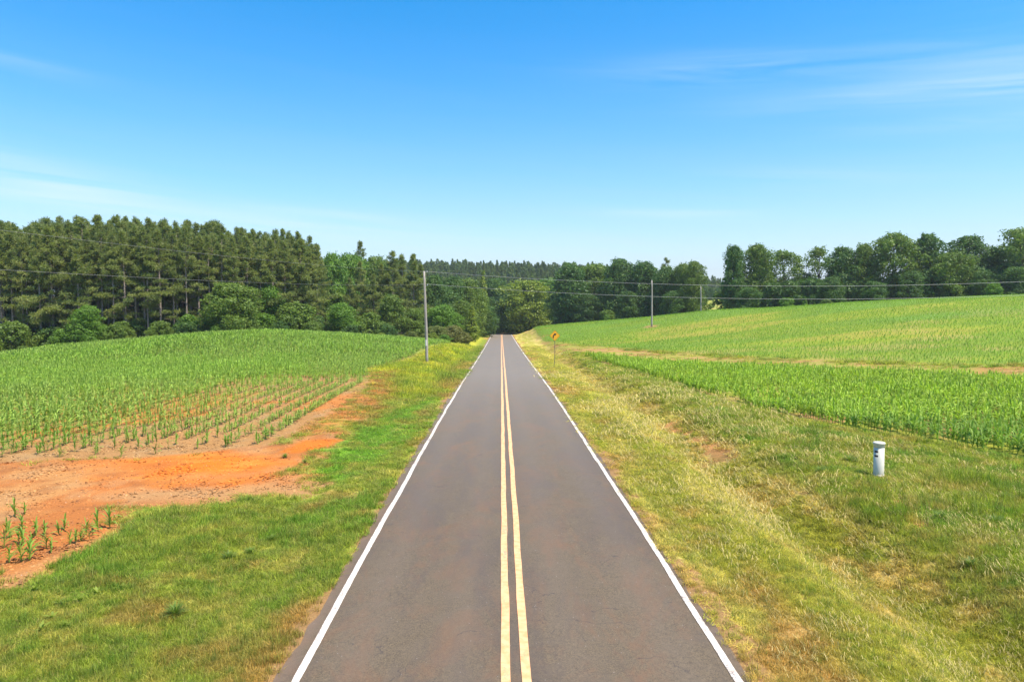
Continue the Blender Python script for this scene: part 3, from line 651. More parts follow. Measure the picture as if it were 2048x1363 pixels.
# ---------- countable weeds standing out of the grass
def weed_mesh(seed,n=7,h=.2,w_=.05,L_=.2,mat=None):
    r=random.Random(seed);V=[];Q=[];T=[]
    for k in range(n):
        a=k*2.4+r.uniform(-.3,.3);ca,sa=math.cos(a),math.sin(a);st=len(V);el_=math.radians(r.uniform(25,75));l=L_*r.uniform(.7,1.2);t=r.uniform(.3,1)
        for s in range(5):
            f=s/4;ww=w_*math.sin(math.pi*min(.97,f*.85+.12))*.5;rr=l*f*math.cos(el_)+.0;zz=h*.25*(k%3)/2+l*math.sin(el_)*(f-.45*f*f)
            for sg in(-1,1):V.append((rr*ca-sg*ww*sa,rr*sa+sg*ww*ca,zz));T.append(t)
        for s in range(4):Q.append((st+2*s,st+2*s+1,st+2*s+3,st+2*s+2))
    return mk_mesh('weed',V,Q,mat,True,T)
W_Y=[weed_mesh(i,7,.25,.07,.26,M_YEL) for i in range(3)];W_D=[weed_mesh(10+i,110,.12,.012,.30,M_OAKM) for i in range(3)]
for i,(u,v,l) in enumerate([(70,1185,'pale yellow-green seedling low in the left grass, uppermost of the loose group'),(118,1212,'pale seedling in the left grass near the corn patch corner'),(160,1205,'pale seedling in the left grass right of the others of its row'),(195,1190,'pale seedling furthest right in the loose group on the left grass'),(105,1240,'pale seedling in the middle of the loose group on the left grass'),(132,1256,'pale seedling at the bottom of the loose group on the left grass'),(240,1182,'lone pale seedling in the left grass below the clay track'),(84,1262,'pale seedling at the lower left of the loose group on the left grass')]):
    q=g(u,v);o=ob('seedling',W_Y[i%3],None,(q[0],q[1],float(terr(*q))+.03));o.scale=(.62,)*3;o.rotation_euler=(0,0,i*1.3);tag(o,l,'weed','pale seedlings in the left grass')
for i,(u,v,s,l) in enumerate([(458,1118,1.,'dark green leafy weed clump in the left grass halfway between clay and road'),(500,1108,.9,'dark green weed clump right beside another in the left grass'),(545,1082,.9,'small dark weed clump in the left grass nearer the road'),(350,1232,1.3,'wide bright grass clump at the lower left'),(425,1052,.7,'yellowish weed clump below the edge of the clay'),(680,1050,.8,'leafy clump by the left road shoulder'),(570,915,.9,'leafy weed at the right tip of the orange clay'),(610,925,.7,'small weed between the orange clay and the clover'),(858,838,.8,'dark weed clump close to the left edge line'),
   (1700,925,1.5,'tall dark grass clump just left of the white marker post'),(1990,1050,1.4,'tall grass clump on the bank at the right edge'),(1940,1135,1.2,'dark grass clump at the foot of the right bank'),(1880,1040,1.2,'grass clump on the right bank below the marker post'),(1375,905,1.,'green clump by the eroded ditch on the right'),(1640,945,1.1,'dark clump left of the marker post on the bank slope'),(2010,1000,1.3,'grass clump on the bank at the far right below the corn')]):
    q=g(u,v);o=ob('weed_clump',W_D[i%3],None,(q[0],q[1],float(terr(*q))));o.scale=(s*.9,s*.9,s);o.rotation_euler=(0,0,i*1.3);tag(o,l,'weed')
# ---------- trees
def unit(n,rng,up=0.):
    v=rng.normal(size=(n,3));v[:,2]+=up;return v/np.linalg.norm(v,axis=1,keepdims=True)
def cards(rng,C,Nrm,size,asp=.6,tint=None,rag=.35):
    """one small four-cornered leaf cluster per centre, roughly facing Nrm"""
    n=len(C);Nn=Nrm+rng.normal(0,.65,(n,3));Nn/=np.linalg.norm(Nn,axis=1,keepdims=True)
    t=np.cross(Nn,rng.normal(size=(n,3)));t/=np.linalg.norm(t,axis=1,keepdims=True)+1e-9;b=np.cross(Nn,t)
    s=size*rng.uniform(.6,1.35,n)[:,None]*.5;V=np.empty((n,4,3))
    for i,(p,q) in enumerate(((-1,-.15),(.1,-1),(1,.2),(-.05,1))):
        V[:,i]=C+t*s*(p+rng.normal(0,rag*.4,(n,1)))+b*s*asp*(q+rng.normal(0,rag*.4,(n,1)))
    return V.reshape(-1,3),np.arange(4*n).reshape(n,4),np.repeat(tint,4)
def broad(seed,h,w,t0=.06,nl=46,per=300,leaf=.42,prof='oval',air=0.,lr=.15,squash=.8):
    rng=np.random.default_rng(seed);r=random.Random(seed)
    def R(t):
        if prof=='oval':return math.sqrt(max(0,1-((t-.52)/.52)**2))*.55+.45*math.sqrt(max(0,1-t**4))
        if prof=='col':return (1-max(0,t-.72)**1.6*4.2)*(.86+.14*math.sin(t*7+seed))
        if prof=='cone':return max(.08,(1-t)**.75)*min(1,.6+t*3)
        if prof=='top':return (math.sqrt(max(0,1-((t-.68)/.36)**2)) if t>.34 else .25)
        return 1
    lr*=.74;nl=int(nl*1.7);per=int(per*.68);C=[];RR=[];ph=[r.uniform(0,6.28) for _ in range(4)]
    for i in range(nl):
        t=t0+(1-t0)*((i+.5)/nl)**.9;t=min(t,.96)+r.uniform(-.04,.04);t=min(max(t,t0),.965)
        a=i*2.399+r.uniform(-.6,.6);rad=w/2*R(t)*(1+.24*math.sin(a*2+ph[0]+t*4)+.16*math.sin(a*3+ph[1]-t*7));lrr=w*lr*r.uniform(.5,1.5)*(1 if prof!='cone' else max(.5,(1-t)*1.4))
        q=max(0,rad-lrr*.75)*(r.uniform(.55,1.08) if t<.88 else r.uniform(.1,.8))
        C.append((q*math.cos(a),q*math.sin(a),min(h*t,h-lrr*squash*.8)));RR.append(lrr)
    V=[];Q=[];T=[];n0=0
    for c,lrr in zip(C,RR):
        n=int(per*(lrr/(w*lr))**2*(1-air*.45));d=unit(n,rng,.55);d2=d
        f=1+.28*np.sin(d[:,0]*5+c[0]*3)*np.sin(d[:,1]*5+c[1])+.22*np.sin(d[:,2]*7+c[2]*2+d[:,0]*4)
        rr=lrr*f*np.where(rng.random(n)<.8,rng.uniform(.82,1.1,n),rng.uniform(.4,1.35,n))
        P=np.array(c)+d*rr[:,None]*np.array([1,1,squash])
        ti=np.clip(r.uniform(.2,.75)+rng.normal(0,.2,n),0,1)
        v,q,t=cards(rng,P,d2,leaf,.62,ti);V.append(v);Q.append(q+n0);T.append(t);n0+=len(v)
    crown=mk_mesh('crown',np.concatenate(V),np.concatenate(Q),M_OAKD,False,np.concatenate(T))
    m=MB();tr=.02*h*.9
    m.tube([(0,0,-.4),(.05,0,h*.2),(.1*r.uniform(-1,1),.1,h*.45),(.3*r.uniform(-1,1),.2,h*.85)],[tr*1.3,tr,tr*.7,tr*.15],7)
    for i in range(min(12,nl)):
        c=C[int((i+.5)*nl/12)%nl];zb=max(h*.12,c[2]*.62);m.tube([(0,0,zb),(c[0]*.45,c[1]*.45,(zb+c[2])/2+.1),(c[0]*.92,c[1]*.92,c[2])],[tr*.42,tr*.26,tr*.08],5)
    VV=np.concatenate(V);return m.mesh('trunk',M_BARKD,True),crown,float(VV[:,2].max()),float(np.percentile(np.hypot(VV[:,0],VV[:,1]),97)*2)
def pine(seed,h,cb,L,den=1.,ndl=.5,low=0):
    rng=np.random.default_rng(seed);r=random.Random(seed);m=MB();C=[];D=[];TT=[]
    lean=(r.uniform(-.25,.25),r.uniform(-.25,.25));tr=.0095*h
    ax=lambda z:(lean[0]*(z/h)**2,lean[1]*(z/h)**2,z)
    zs=[-.4,0,h*.1,h*.3,h*.5,h*.7,h*.88,h];rs=[1.2,1.08,.95,.85,.7,.45,.22,.05]
    m.tube([ax(z) for z in zs],[tr*k for k in rs],7)
    br=[];z=cb
    while z<h-.2:
        f=(z-cb)/(h-cb);LL=L*(1.12-.30*f)*(1-f**2.1)**1.1*(1.25 if r.random()<.25 else 1)+.12
        for k in range(r.choice((2,3,3,4)) if f<.4 else r.choice((3,4,5))):br.append((z+r.uniform(-.3,.3),r.uniform(0,6.28),LL*r.uniform(.45,1.2),f))
        z+=(.95 if f<.4 else .58)*(1-.35*f)*r.uniform(.8,1.25)
    for k in range(low):br.append((r.uniform(h*.2,cb),r.uniform(0,6.28),L*r.uniform(.6,1.1),-.1))
    for (z,a,LL,f) in br:
        up=.05+.75*max(0,f)**1.3;p0=np.array(ax(z));dr=np.array([math.cos(a),math.sin(a),0.])
        pe=p0+dr*LL*math.cos(up*.8)+np.array([0,0,LL*math.sin(up*.8)-.12*LL*(1-max(f,0))])
        pm=(p0+pe)/2+np.array([0,0,-.06*LL]);m.tube([p0,pm,pe],[.035,.022,.008],4,cap=False)
        ti=r.uniform(.1,.95);nt_=max(2,int(LL*4.2*den))
        for q in range(nt_):
            s=(.30+.72*(q+r.random())/nt_);P=p0*(1-s)+pe*s
            sw=(1-abs(s-.7))*.42*LL*.6;P=P+np.array([-dr[1],dr[0],0])*r.uniform(-1,1)*sw+np.array([0,0,r.uniform(0,.22)])
            C.append(P);D.append(dr);TT.append(min(1,max(0,ti+r.uniform(-.25,.25))))
    C=np.array(C);D=np.array(D);TT=np.array(TT);K=17;n=len(C)*K
    c=np.repeat(C,K,0);d=unit(n,rng,.35)+np.repeat(D,K,0)*.45;d/=np.linalg.norm(d,axis=1,keepdims=True)
    ln=ndl*rng.uniform(.6,1.15,n)[:,None];sd=np.cross(d,rng.normal(size=(n,3)));sd/=np.linalg.norm(sd,axis=1,keepdims=True);wd=.036
    V=np.stack([c-d*ln*.1-sd*wd*.5,c-d*ln*.1+sd*wd*.5,c+d*ln+sd*wd,c+d*ln-sd*wd],1).reshape(-1,3)
    cr=mk_mesh('crown',V,np.arange(4*n).reshape(n,4),M_PINE,False,np.repeat(np.repeat(TT,K),4))
    for k in range(10):
        z=r.uniform(h*.25,cb);a=r.uniform(0,6.28);p0=np.array(ax(z));m.tube([p0,p0+np.array([math.cos(a),math.sin(a),.15])*r.uniform(.4,1.3)],[.025,.008],3,cap=False)
    return m.mesh('trunk',M_BARK,True),cr
PINES=[(19.,pine(11,19,10.5,2.1)),(19.,pine(12,19,9.5,2.3)),(18.,pine(13,18,11,2.0)),(19.,pine(14,19,8.5,2.5,1.,.5,5)),(19.,pine(15,19,6.5,2.7,1.,.5,8)),(17.,pine(16,17,3.2,3.1,1.1,.5,4))]
BD={'round':[broad(21,16,15,.05,60,330,.5,'oval'),broad(22,16,14,.05,54,320,.5,'oval')],
    'col':[broad(31,16,10,.03,56,300,.46,'col',lr=.2),broad(32,16,11,.03,60,300,.46,'oval',lr=.18),broad(33,16,12,.03,60,300,.46,'col',lr=.19),broad(34,16,11,.03,56,280,.46,'oval',.15,lr=.2)],
    'airy':[broad(41,15,9,.16,30,230,.42,'oval',.4,lr=.16),broad(42,15,10,.14,34,230,.42,'top',.35,lr=.16)],
    'cone':[broad(51,9,5,.04,34,240,.36,'cone',lr=.17),broad(52,9,4.4,.04,34,240,.36,'cone',lr=.17)],
    'bush':[broad(61,5,6,.03,24,320,.34,'col',lr=.2,squash=.75),broad(62,5,5.2,.03,22,320,.34,'oval',lr=.22),broad(63,7,6.5,.03,30,340,.38,'oval',lr=.2)]}
def plant_tree(name,tm,cm,x,y,sx,sz,mat=None,rot=None,zoff=0):
    z=float(terr(x,y))+zoff
    e=ob(name,None,None,(x,y,z));e.empty_display_size=.5;e.scale=(sx,sx,sz);e.rotation_euler=(0,0,RNG.uniform(0,6.28) if rot is None else rot)
    t=ob('trunk',tm,e);c=ob('crown',cm,e)
    if mat:
        c.material_slots[0].link='OBJECT';c.material_slots[0].material=mat
    return e
def ground_at(u,d):
    r=FWDH+RIGHT*(u-CX)/F; p=CAM+r*d;return float(p[0]),float(p[1])
MATS={'d':M_OAKD,'m':M_OAKM,'b':M_BRI,'y':M_YEL,'n':M_BRN}
NO={}
def bt(kind,mat,u,top,d,wpx,label,cat='tree',name='broadleaf_tree',group=None):
    """a tree standing d metres out whose crown top and width are sized from the photograph"""
    x,y=ground_at(u,d);z=float(terr(x,y));top_z=at(u,top,d)[2];h=top_z-z;w_=wpx/F*d*1.32
    NO[kind]=NO.get(kind,0)+1;v=BD[kind];tm,cm,H0,W0=v[NO[kind]%len(v)]
    sz=h/H0;e=plant_tree(name,tm,cm,x,y,min(w_/W0,1.4*sz),sz,MATS[mat])
    return tag(e,label,cat,group)
# centre and right hedgerow: (kind, leaf tone, px, top px, metres, width px, label)
for a in [
 ('round','y',1057,557,226,108,'large round yellow-green tree standing at the end of the road beside the bend'),
 ('round','b',1092,552,252,62,'pale green tree top peeping over the right shoulder of the round yellow-green tree'),
 ('col','d',1142,521,206,74,'tall dark tree immediately right of the round yellow-green tree at the road end'),
 ('col','m',1190,521,212,62,'tall lighter green tree between two dark trees, above the small shrub at the field edge'),
 ('col','d',1238,511,200,58,'tallest dark tree of the middle clump, left of the nearer field pole'),
 ('col','d',1288,519,197,62,'dark bushy tree right behind the top of the field pole nearer the road'),
 ('col','d',1330,530,190,54,'dark tree between the two field poles, below the umbrella topped pine'),
 ('col','m',1364,522,186,40,'narrow twin peaked tree just left of the farther field pole'),
 ('col','m',1387,517,182,40,'green tree at the left side of the sky gap, behind the farther field pole'),
 ('col','d',1466,486,166,42,'square shouldered ivy-dark tree at the right side of the sky gap'),
 ('col','m',1511,484,168,58,'tall tree with a knobbly peak, second from the right side of the sky gap'),
 ('airy','m',1566,497,172,66,'thin crowned tree with sky showing through, left of the low notch in the hedgerow'),
 ('col','d',1600,550,176,44,'low dark tree filling the notch between two thin crowned trees'),
 ('airy','m',1636,489,170,58,'feathery grey-green tree with sky holes, right of the low notch in the hedgerow'),
 ('col','d',1682,488,162,58,'dark tree right of the feathery tree, rising above the pale saplings'),
 ('col','m',1725,483,160,48,'tree with a flat broken top left of the highest rounded crown on the right'),
 ('round','m',1784,461,158,92,'highest wide rounded tree in the middle of the right hedgerow'),
 ('col','d',1852,463,157,66,'tall tree right of the widest rounded crown in the right hedgerow'),
 ('col','m',1900,500,150,56,'shorter leafy tree standing in front of the tall trees on the right'),
 ('col','d',1932,466,156,76,'dark domed tree left of the dip beside the rightmost crown'),
 ('col','d',1984,492,154,46,'low dark tree in the dip just left of the rightmost crown'),
 ('airy','m',2038,452,150,92,'lighter open crowned tree at the right edge of the picture'),
 ('col','d',2062,470,158,90,'dark tree cut off by the right edge of the picture behind the open crown'),
 ('col','d',1497,572,158,76,'low dark bushy tree at the foot of the square shouldered tree beside the gap'),
 ('bush','m',1215,618,186,64,'small leafy tree low against the dark middle clump at the field edge'),
 ('round','d',1745,560,150,90,'low spreading dark tree under the highest rounded crown'),
 ('col','d',1660,552,152,70,'low dark tree between the pale saplings and the feathery crown'),
 ('col','d',1820,540,150,70,'low dark tree beneath the tall crowns in the right hedgerow, above the crest'),
 ('col','d',1965,540,147,80,'low shadowy tree behind the rounded green bush on the crest'),
 ('col','d',2030,530,145,80,'low dark tree at the right picture edge behind the crest'),
 ('col','d',1175,585,200,70,'low dark tree in front of the two tall trees right of the road end'),
 ('col','d',1255,580,192,90,'low dark tree left of the nearer field pole, under the tall clump'),
 ('col','d',1345,580,182,80,'low dark tree between the two field poles under the clump'),
 ('col','d',1122,590,205,50,'low dark tree tucked behind the right flank of the round yellow-green tree'),
]: bt(*a)
for a in [
 ('bush','b',1985,564,131,82,'rounded light green bush on the crest near the right edge'),
 ('bush','b',1574,594,150,36,'pale green sapling, left one of three at the crest'),
 ('cone','b',1609,592,150,40,'pale green pointed sapling, middle one of three at the crest'),
 ('bush','m',1651,596,149,50,'low green shrub, right one of three at the crest'),
 ('bush','b',1213,628,184,46,'bright low shrub at the field edge below the lighter tree'),
 ('bush','d',1076,652,205,26,'small dark shrub on the cut bank at the right of the road end'),
]: bt(*a,cat='shrub',name='shrub')
for i in range(70):
    u=1130+i*13.6+RNG.uniform(-6,6)
    if 1395<u<1458:continue
    d=float(np.interp(u,[1130,1400,1450,1750,2080],[206,188,168,158,148]))+RNG.uniform(-2,10);x,y=ground_at(u,d);k=int(RNG.integers(3));tm,cm,H0,W0=BD['bush'][k];s=RNG.uniform(4.5,9)/H0
    tag(plant_tree('hedgerow_shrub',tm,cm,x,y,s*RNG.uniform(.9,1.2),s,[M_OAKD,M_OAKM,M_OAKD][i%3]),'dark undergrowth bush filling the foot of the hedgerow beyond the right field','shrub','undergrowth bushes along the foot of the right hedgerow')
# left of the road, from the pole toward the road end
for a in [
 ('round','b',665,500,165,66,'bright green tree top at the right end of the tall pine stand'),
 ('round','b',702,499,172,70,'bright green leafy tree between the pine stand and the mixed wood'),
 ('round','m',752,506,176,60,'green tree behind the short broad pines left of the utility pole'),
 ('col','d',868,545,160,56,'dark leafy tree just right of the wooden utility pole top'),
 ('col','d',905,548,172,50,'second dark leafy tree right of the utility pole top'),
 ('round','m',935,552,185,60,'mid green tree behind the roadside scrub right of the pole'),
 ('cone','y',966,540,215,34,'yellow-green pointed tree top left of the road end'),
 ('round','d',990,552,240,56,'olive dark tree behind the road end, left of the round yellow-green tree'),
 ('col','m',950,575,190,50,'green tree in front of the pointed yellow-green top left of the road'),
 ('col','d',985,590,228,50,'dark green tree at the far left corner of the road bend'),
 ('col','d',1020,585,252,60,'dark tree directly beyond the end of the road'),
 ('col','d',1050,600,258,60,'shadowed tree behind the trunk of the round yellow-green tree'),
 ('col','d',1090,600,250,60,'shadowed tree right behind the round yellow-green tree'),
 ('col','b',535,565,124,52,'tall bright bushy tree in front of the pines at mid left'),
 ('round','m',462,560,113,104,'large bright broadleaf tree in front of the pine stand on the left rise'),
 ('bush','m',592,600,122,62,'rounded green tree on the crest between the bright tall one and the low thicket'),
 ('col','b',682,602,128,86,'wide light green bushy tree on the crest left of the pole'),
 ('bush','m',738,622,130,60,'leafy bush right of the wide light green tree on the crest'),
 ('col','m',783,586,138,54,'dark green upright tree left of the utility pole'),
 ('round','m',828,614,140,50,'green bushy tree just left of the utility pole'),
 ('round','b',884,606,142,62,'fresh green tree just right of the utility pole'),
 ('col','m',922,598,165,46,'green tree between the pole and the yellow-green conical sapling'),
 ('cone','y',944,610,158,30,'conical yellow-green sapling nearest the left verge of the road'),
 ('bush','b',1012,632,246,32,'fresh green bush at the end of the road left of the round tree'),
 ('bush','b',985,628,236,34,'bright leafy bush at the far end of the left verge beside the road crest'),
 ('bush','b',1034,626,242,34,'bright leafy bush behind the end of the road under the round tree'),
 ('col','m',1000,600,250,46,'mid green tree centred behind the end of the road'),
 ('col','d',965,600,196,46,'dark tree behind the conical yellow-green sapling'),
]: bt(*a)
for a in [
 ('bush','n',868,650,130,70,'brownish scrub bush at the field end right of the utility pole'),
 ('bush','n',905,648,134,60,'olive scrub bush between the pole and the conical sapling'),
 ('bush','y',866,664,121,26,'small yellow shrub at the field end beside the utility pole'),
 ('bush','y',802,668,124,22,'small yellow-green shrub at the field end left of the utility pole'),
 ('bush','y',762,664,122,20,'tiny yellow-green shrub beyond the crest left of the pole'),
 ('bush','n',930,664,136,56,'low brown-green brush at the head of the grassy verge'),
 ('bush','b',888,668,122,24,'small bright shrub right of the yellow shrub by the pole'),
 ('bush','n',822,660,128,50,'low olive brush behind the field just left of the pole'),
 ('col','b',176,608,104,74,'bright light green understory tree in front of the pines at far left'),
 ('bush','b',125,655,103,34,'small bright bush left of the light green understory tree'),
 ('bush','m',22,640,101,60,'broad leafy bush at the left edge of the picture'),
 ('bush','m',44,690,98,28,'small pale bush at the field corner near the left edge'),
 ('bush','m',240,640,106,48,'dark green bush right of the bright understory tree'),
 ('col','m',330,562,118,44,'green understory tree among the pine trunks near two paired trunks'),
 ('bush','m',318,640,108,40,'low bush at the foot of the paired pine trunks'),
 ('bush','d',375,640,109,50,'dark bush between the paired trunks and the large bright tree'),
 ('bush','b',430,650,108,34,'bright low bush at the left foot of the large broadleaf tree'),
 ('col','d',80,620,112,50,'dark understory tree behind the front trunk at far left'),
 ('bush','n',344,668,103,18,'small brown dry shrub at the crest of the left field'),
 ('bush','m',625,640,119,54,'low green bush on the left crest left of the wide light tree'),
 ('bush','m',500,635,112,50,'leafy bush right of the large broadleaf tree on the crest'),
 ('bush','d',700,648,126,50,'dark low bush under the wide light green tree'),
 ('bush','d',770,645,130,60,'dark low bush below the upright tree left of the pole'),
 ('bush','d',560,640,117,50,'dark low bush below the bright tall tree on the crest'),
]: bt(*a,cat='shrub',name='understory_shrub')
# understory thicket along the wood edge, no two of which the photo tells apart
for i in range(84):
    u=-60+i*8.9+RNG.uniform(-8,8);d=np.interp(u,[0,300,640,700],[111,116,135,140])+RNG.uniform(0,16)
    x,y=ground_at(u,d);k=int(RNG.integers(3));tm,cm=BD['bush'][k][:2];s=RNG.uniform(.8,1.35)
    e=plant_tree('understory_shrub',tm,cm,x,y,s,s*RNG.uniform(.8,1.7),[M_OAKD,M_OAKM,M_OAKD][i%3])
    tag(e,'dark green undergrowth bush in the shade among the trunks of the left pine stand','shrub','undergrowth bushes among the left pines')
for i in range(46):
    u=-50+i*15.3+RNG.uniform(-7,7);d=np.interp(u,[0,107,300,450,640,700],[102,104.5,109.5,115,126,130])+RNG.uniform(0,5)
    x,y=ground_at(u,d);k=int(RNG.integers(3));tm,cm,H0,W0=BD['bush'][k];s=RNG.uniform(1.6,4.8)/H0
    e=plant_tree('edge_shrub',tm,cm,x,y,s*RNG.uniform(.8,1.3),s,[M_OAKD,M_OAKM,M_OAKD,M_BRI,M_BRN][i%5])
    tag(e,'low leafy shrub in the tangled edge along the foot of the left pine stand','shrub','low shrubs along the edge of the left wood')
# ---------- pines of the left plantation
def put_pine(k,u,d,top,label,group,scx=1.,mat=None):
    x,y=ground_at(u,d);z=float(terr(x,y));h=at(u,top,d)[2]-z;H0,(tm,cm)=PINES[k]
    e=plant_tree('pine_tree',tm,cm,x,y,scx*h/H0*RNG.uniform(.85,1.2),h/H0,mat);return tag(e,label,'pine tree',group)
FR=[(4,'at the left picture edge'),(26,''),(47,''),(55,''),(82,''),(107,''),(132,''),(158,''),(178,''),(205,''),(228,''),(252,''),(272,''),(290,''),(296,''),(322,''),(348,''),(374,''),(398,''),(420,''),(445,''),(470,''),(497,''),(522,''),(548,''),(572,''),(596,''),(618,'')]
ORD=['first','second','third','fourth','fifth','sixth','seventh','eighth','ninth','tenth','eleventh','twelfth','thirteenth','fourteenth']
nf=len(FR)
def topline(u): return float(np.interp(u,[0,60,100,180,240,300,400,450,500,550,590,625,645],[450,455,443,446,445,450,450,456,463,470,474,482,505]))
for i,(u,_) in enumerate(FR):
    d=float(np.interp(u,[0,107,300,450,640],[107,106.5,111,118,131]))+RNG.uniform(-.5,1.5)
    k=[3,4,3,1,4,4,3,5,1,3,0,4,1,0,3,4,3,1,4,1,3,4,3,5,4,3,5,4][i]
    side=('%s pine from the left picture edge in the front row of the tall left stand'%ORD[i]) if i<14 else ('%s pine from the right end in the front row of the tall left stand'%ORD[nf-1-i])
    put_pine(k,u,d,topline(u)+RNG.uniform(6,26),side,'front row pines of the left stand')
for row in range(1,7):
    u=-70+RNG.uniform(0,20)
    while u<640-row*3:
        d=float(np.interp(u,[0,107,300,450,640],[107,106.5,111,118,131]))+row*3.6+RNG.uniform(-1,1)
        put_pine(int(RNG.integers(0,4)),u,d,topline(u)+RNG.uniform(-9,20)-(0 if row<3 else 1),'tall pine inside the left stand, only its top showing above the front row','pines behind the front row of the left stand',.95)
        u+=RNG.uniform(19,31)
for u,top,d,k,l in [(603,476,128,5,'pine with a full crown near the right end of the tall stand'),(575,520,127,5,'shorter full pine in front of the right end of the tall stand'),(635,488,133,5,'pine at the very right end of the tall stand, its crown sloping down'),
  (612,540,128,5,'low branched pine at the lower right end of the tall stand'),
  (722,487,178,1,'lone pine tip rising highest above the bright green trees left of the pole'),
  (722,522,146,5,'broad olive pine in the middle of the mixed wood left of the pole'),(700,555,142,5,'low olive pine left of the broad middle one'),(748,548,144,5,'low olive pine right of the broad middle one'),
  (786,502,150,5,'olive pine with a pointed top two crowns left of the utility pole'),(806,512,160,4,'thin pine top just left of the pole side pines'),(828,508,152,5,'olive pine directly behind the utility pole top'),
  (765,530,150,4,'olive pine between the broad middle one and the pointed one'),(845,530,158,4,'pine directly right behind the utility pole'),(1330,516,205,2,'umbrella topped pine rising over the clump between the field poles')]:
    put_pine(k,u,d,top,l,None,1.05)
# ---------- far wooded ridge and horizon woods: one mass
def far_wood(name,poly,sp,hs,label,seed):
    r=np.random.default_rng(seed);xs=[p[0] for p in poly];ys=[p[1] for p in poly]
    n=int((max(xs)-min(xs))*(max(ys)-min(ys))/sp/sp);x=r.uniform(min(xs),max(xs),n);y=r.uniform(min(ys),max(ys),n)
    k=sdist(x,y,poly)>0;x,y=x[k],y[k];z=terr(x,y);n=len(x);s=hs/19.*r.uniform(.78,1.15,n)
    pr=[]
    for i,(m1,m2) in enumerate(((PINES[4][1]),(PINES[5][1]),(PINES[3][1]))):
        m=m2.copy();m.materials.clear();m.materials.append(M_FARP);pr.append(proto('%s_kind%d'%(name,i),m))
    gc=np.array([.13,.19,.05])*r.uniform(.75,1.3,(n,1))+np.array([.02,.02,.0])*r.random((n,1))
    scatter(name,np.stack([x,y,z],1),np.stack([np.zeros(n),np.zeros(n),r.uniform(0,6.28,n)],1),np.stack([s*1.15,s*1.15,s],1),r.integers(0,3,n),gc,pr,label,'wood')
M_FARP=leafmat('far_pine_needles',(.06,.085,.02),(.15,.16,.04),(.1,.11,.03),.6,.2,inst=True)
far_wood('ridge_wood',[(-230,395),(-90,375),(-40,372),(60,372),(96,392),(96,560),(-230,560)],5.2,18,'far pine covered ridge rising behind the end of the road',5)
far_wood('horizon_wood',[(98,440),(420,440),(500,640),(98,640)],9,15,'bluish distant wood on the horizon seen through the gap right of the field poles',6)
for u,top,d,wd in [(1421,573,352,16),(1434,575,356,15),(1446,572,352,16),(1408,571,352,18)]:
    bt('round','d',u,top,d,wd,'small dark tree at the end of the distant field in the hedgerow gap','tree','distant_tree','small far trees in the hedgerow gap')
# ---------- utility poles
def pole(label,x,y,h,lean=(0,0),r0=.155,full=True):
    z=float(terr(x,y));e=ob('utility_pole',None,None,(x,y,z));tag(e,label,'utility pole')
    e.rotation_euler=(lean[1],lean[0],0)
    m=MB();rr=random.Random(int(h*100));pts=[];rad=[]
    for i in range(9):
        f=i/8;pts.append((.05*math.sin(f*3.3+rr.random()),.03*math.sin(f*2),-.5+(h+.5)*f));rad.append(r0*(1-.36*f))
    m.tube(pts,rad,12);ob('shaft',m.mesh('shaft',M_POLE,True),e)
    tx,ty=pts[-1][0],pts[-1][1]
    if full:
        for hz_,sx_ in ((h-.18,.17),(h-1.55,.17)):
            b=MB();b.tube([(tx+.06,ty,hz_-.02),(tx+sx_+.10,ty,hz_),(tx+sx_+.14,ty,hz_+.06)],[.022,.018,.016],6);br=ob('insulator_bracket',b.mesh('insulator_bracket',M_GALV,True),e)
            b=MB();b.tube([(tx+sx_+.14,ty,hz_+.05),(tx+sx_+.14,ty,hz_+.08),(tx+sx_+.14,ty,hz_+.10),(tx+sx_+.14,ty,hz_+.14),(tx+sx_+.14,ty,hz_+.19)],[.035,.06,.035,.055,.03],10);ob('insulator',b.mesh('insulator',M_PORC,True),br)
        b=MB()
        for a0 in np.arange(-2.4,-.8,.2):
            r_=.156;P=[];  # curved tag plate hugging the pole
            for q,zz in ((a0,1.9),(a0+.2,1.9),(a0+.2,2.55),(a0,2.55)):P.append((r_*math.cos(q),r_*math.sin(q),zz))
            b.add(P,[(0,1,2,3)])
        for a0 in np.arange(-2.4,-.8,.2):
            r_=.150;b.add([(r_*math.cos(q),r_*math.sin(q),zz) for q,zz in ((a0,1.9),(a0+.2,1.9),(a0+.2,2.55),(a0,2.55))],[(3,2,1,0)])
        ob('number_tag',b.mesh('number_tag',M_WHITE),e)
        b=MB();b.tube([(-.11,-.10,.0),(-.10,-.095,h*.5),(-.07,-.06,h-.4)],[.012,.012,.012],5);ob('ground_wire_moulding',b.mesh('ground_wire_moulding',M_POLE,True),e)
    else:
        b=MB();b.tube([(tx,ty,h-.02),(tx,ty,h+.10),(tx,ty,h+.16),(tx,ty,h+.22)],[.02,.05,.03,.045],8);ob('insulator',b.mesh('insulator',M_PORC,True),e)
    return e,z
pa=g(853.5,727);A_,za=pole('tall weathered wooden utility pole on the left verge carrying two wires',pa[0],pa[1],0,) if False else (None,None)
def topof(u,v,p):
    r=FWD+RIGHT*(u-CX)/F+UP*(CY-v)/F;d=np.dot(np.array([p[0],p[1],0])-CAM*np.array([1,1,0]),FWDH);r=r/np.dot(r,FWDH);return CAM+r*d
ta=topof(848,542,pa);za=float(terr(*pa));ha=ta[2]-za
pole('tall weathered wooden utility pole on the left verge carrying two wires',pa[0],pa[1],float(ha),lean=(float((ta[0]-pa[0])/ha)*.8,0))
pb=g(1303,653);tb=topof(1303,561,pb);pole('slim wooden pole standing in the right field nearer the road',pb[0],pb[1],float(tb[2]-float(terr(*pb))),r0=.20,full=False)
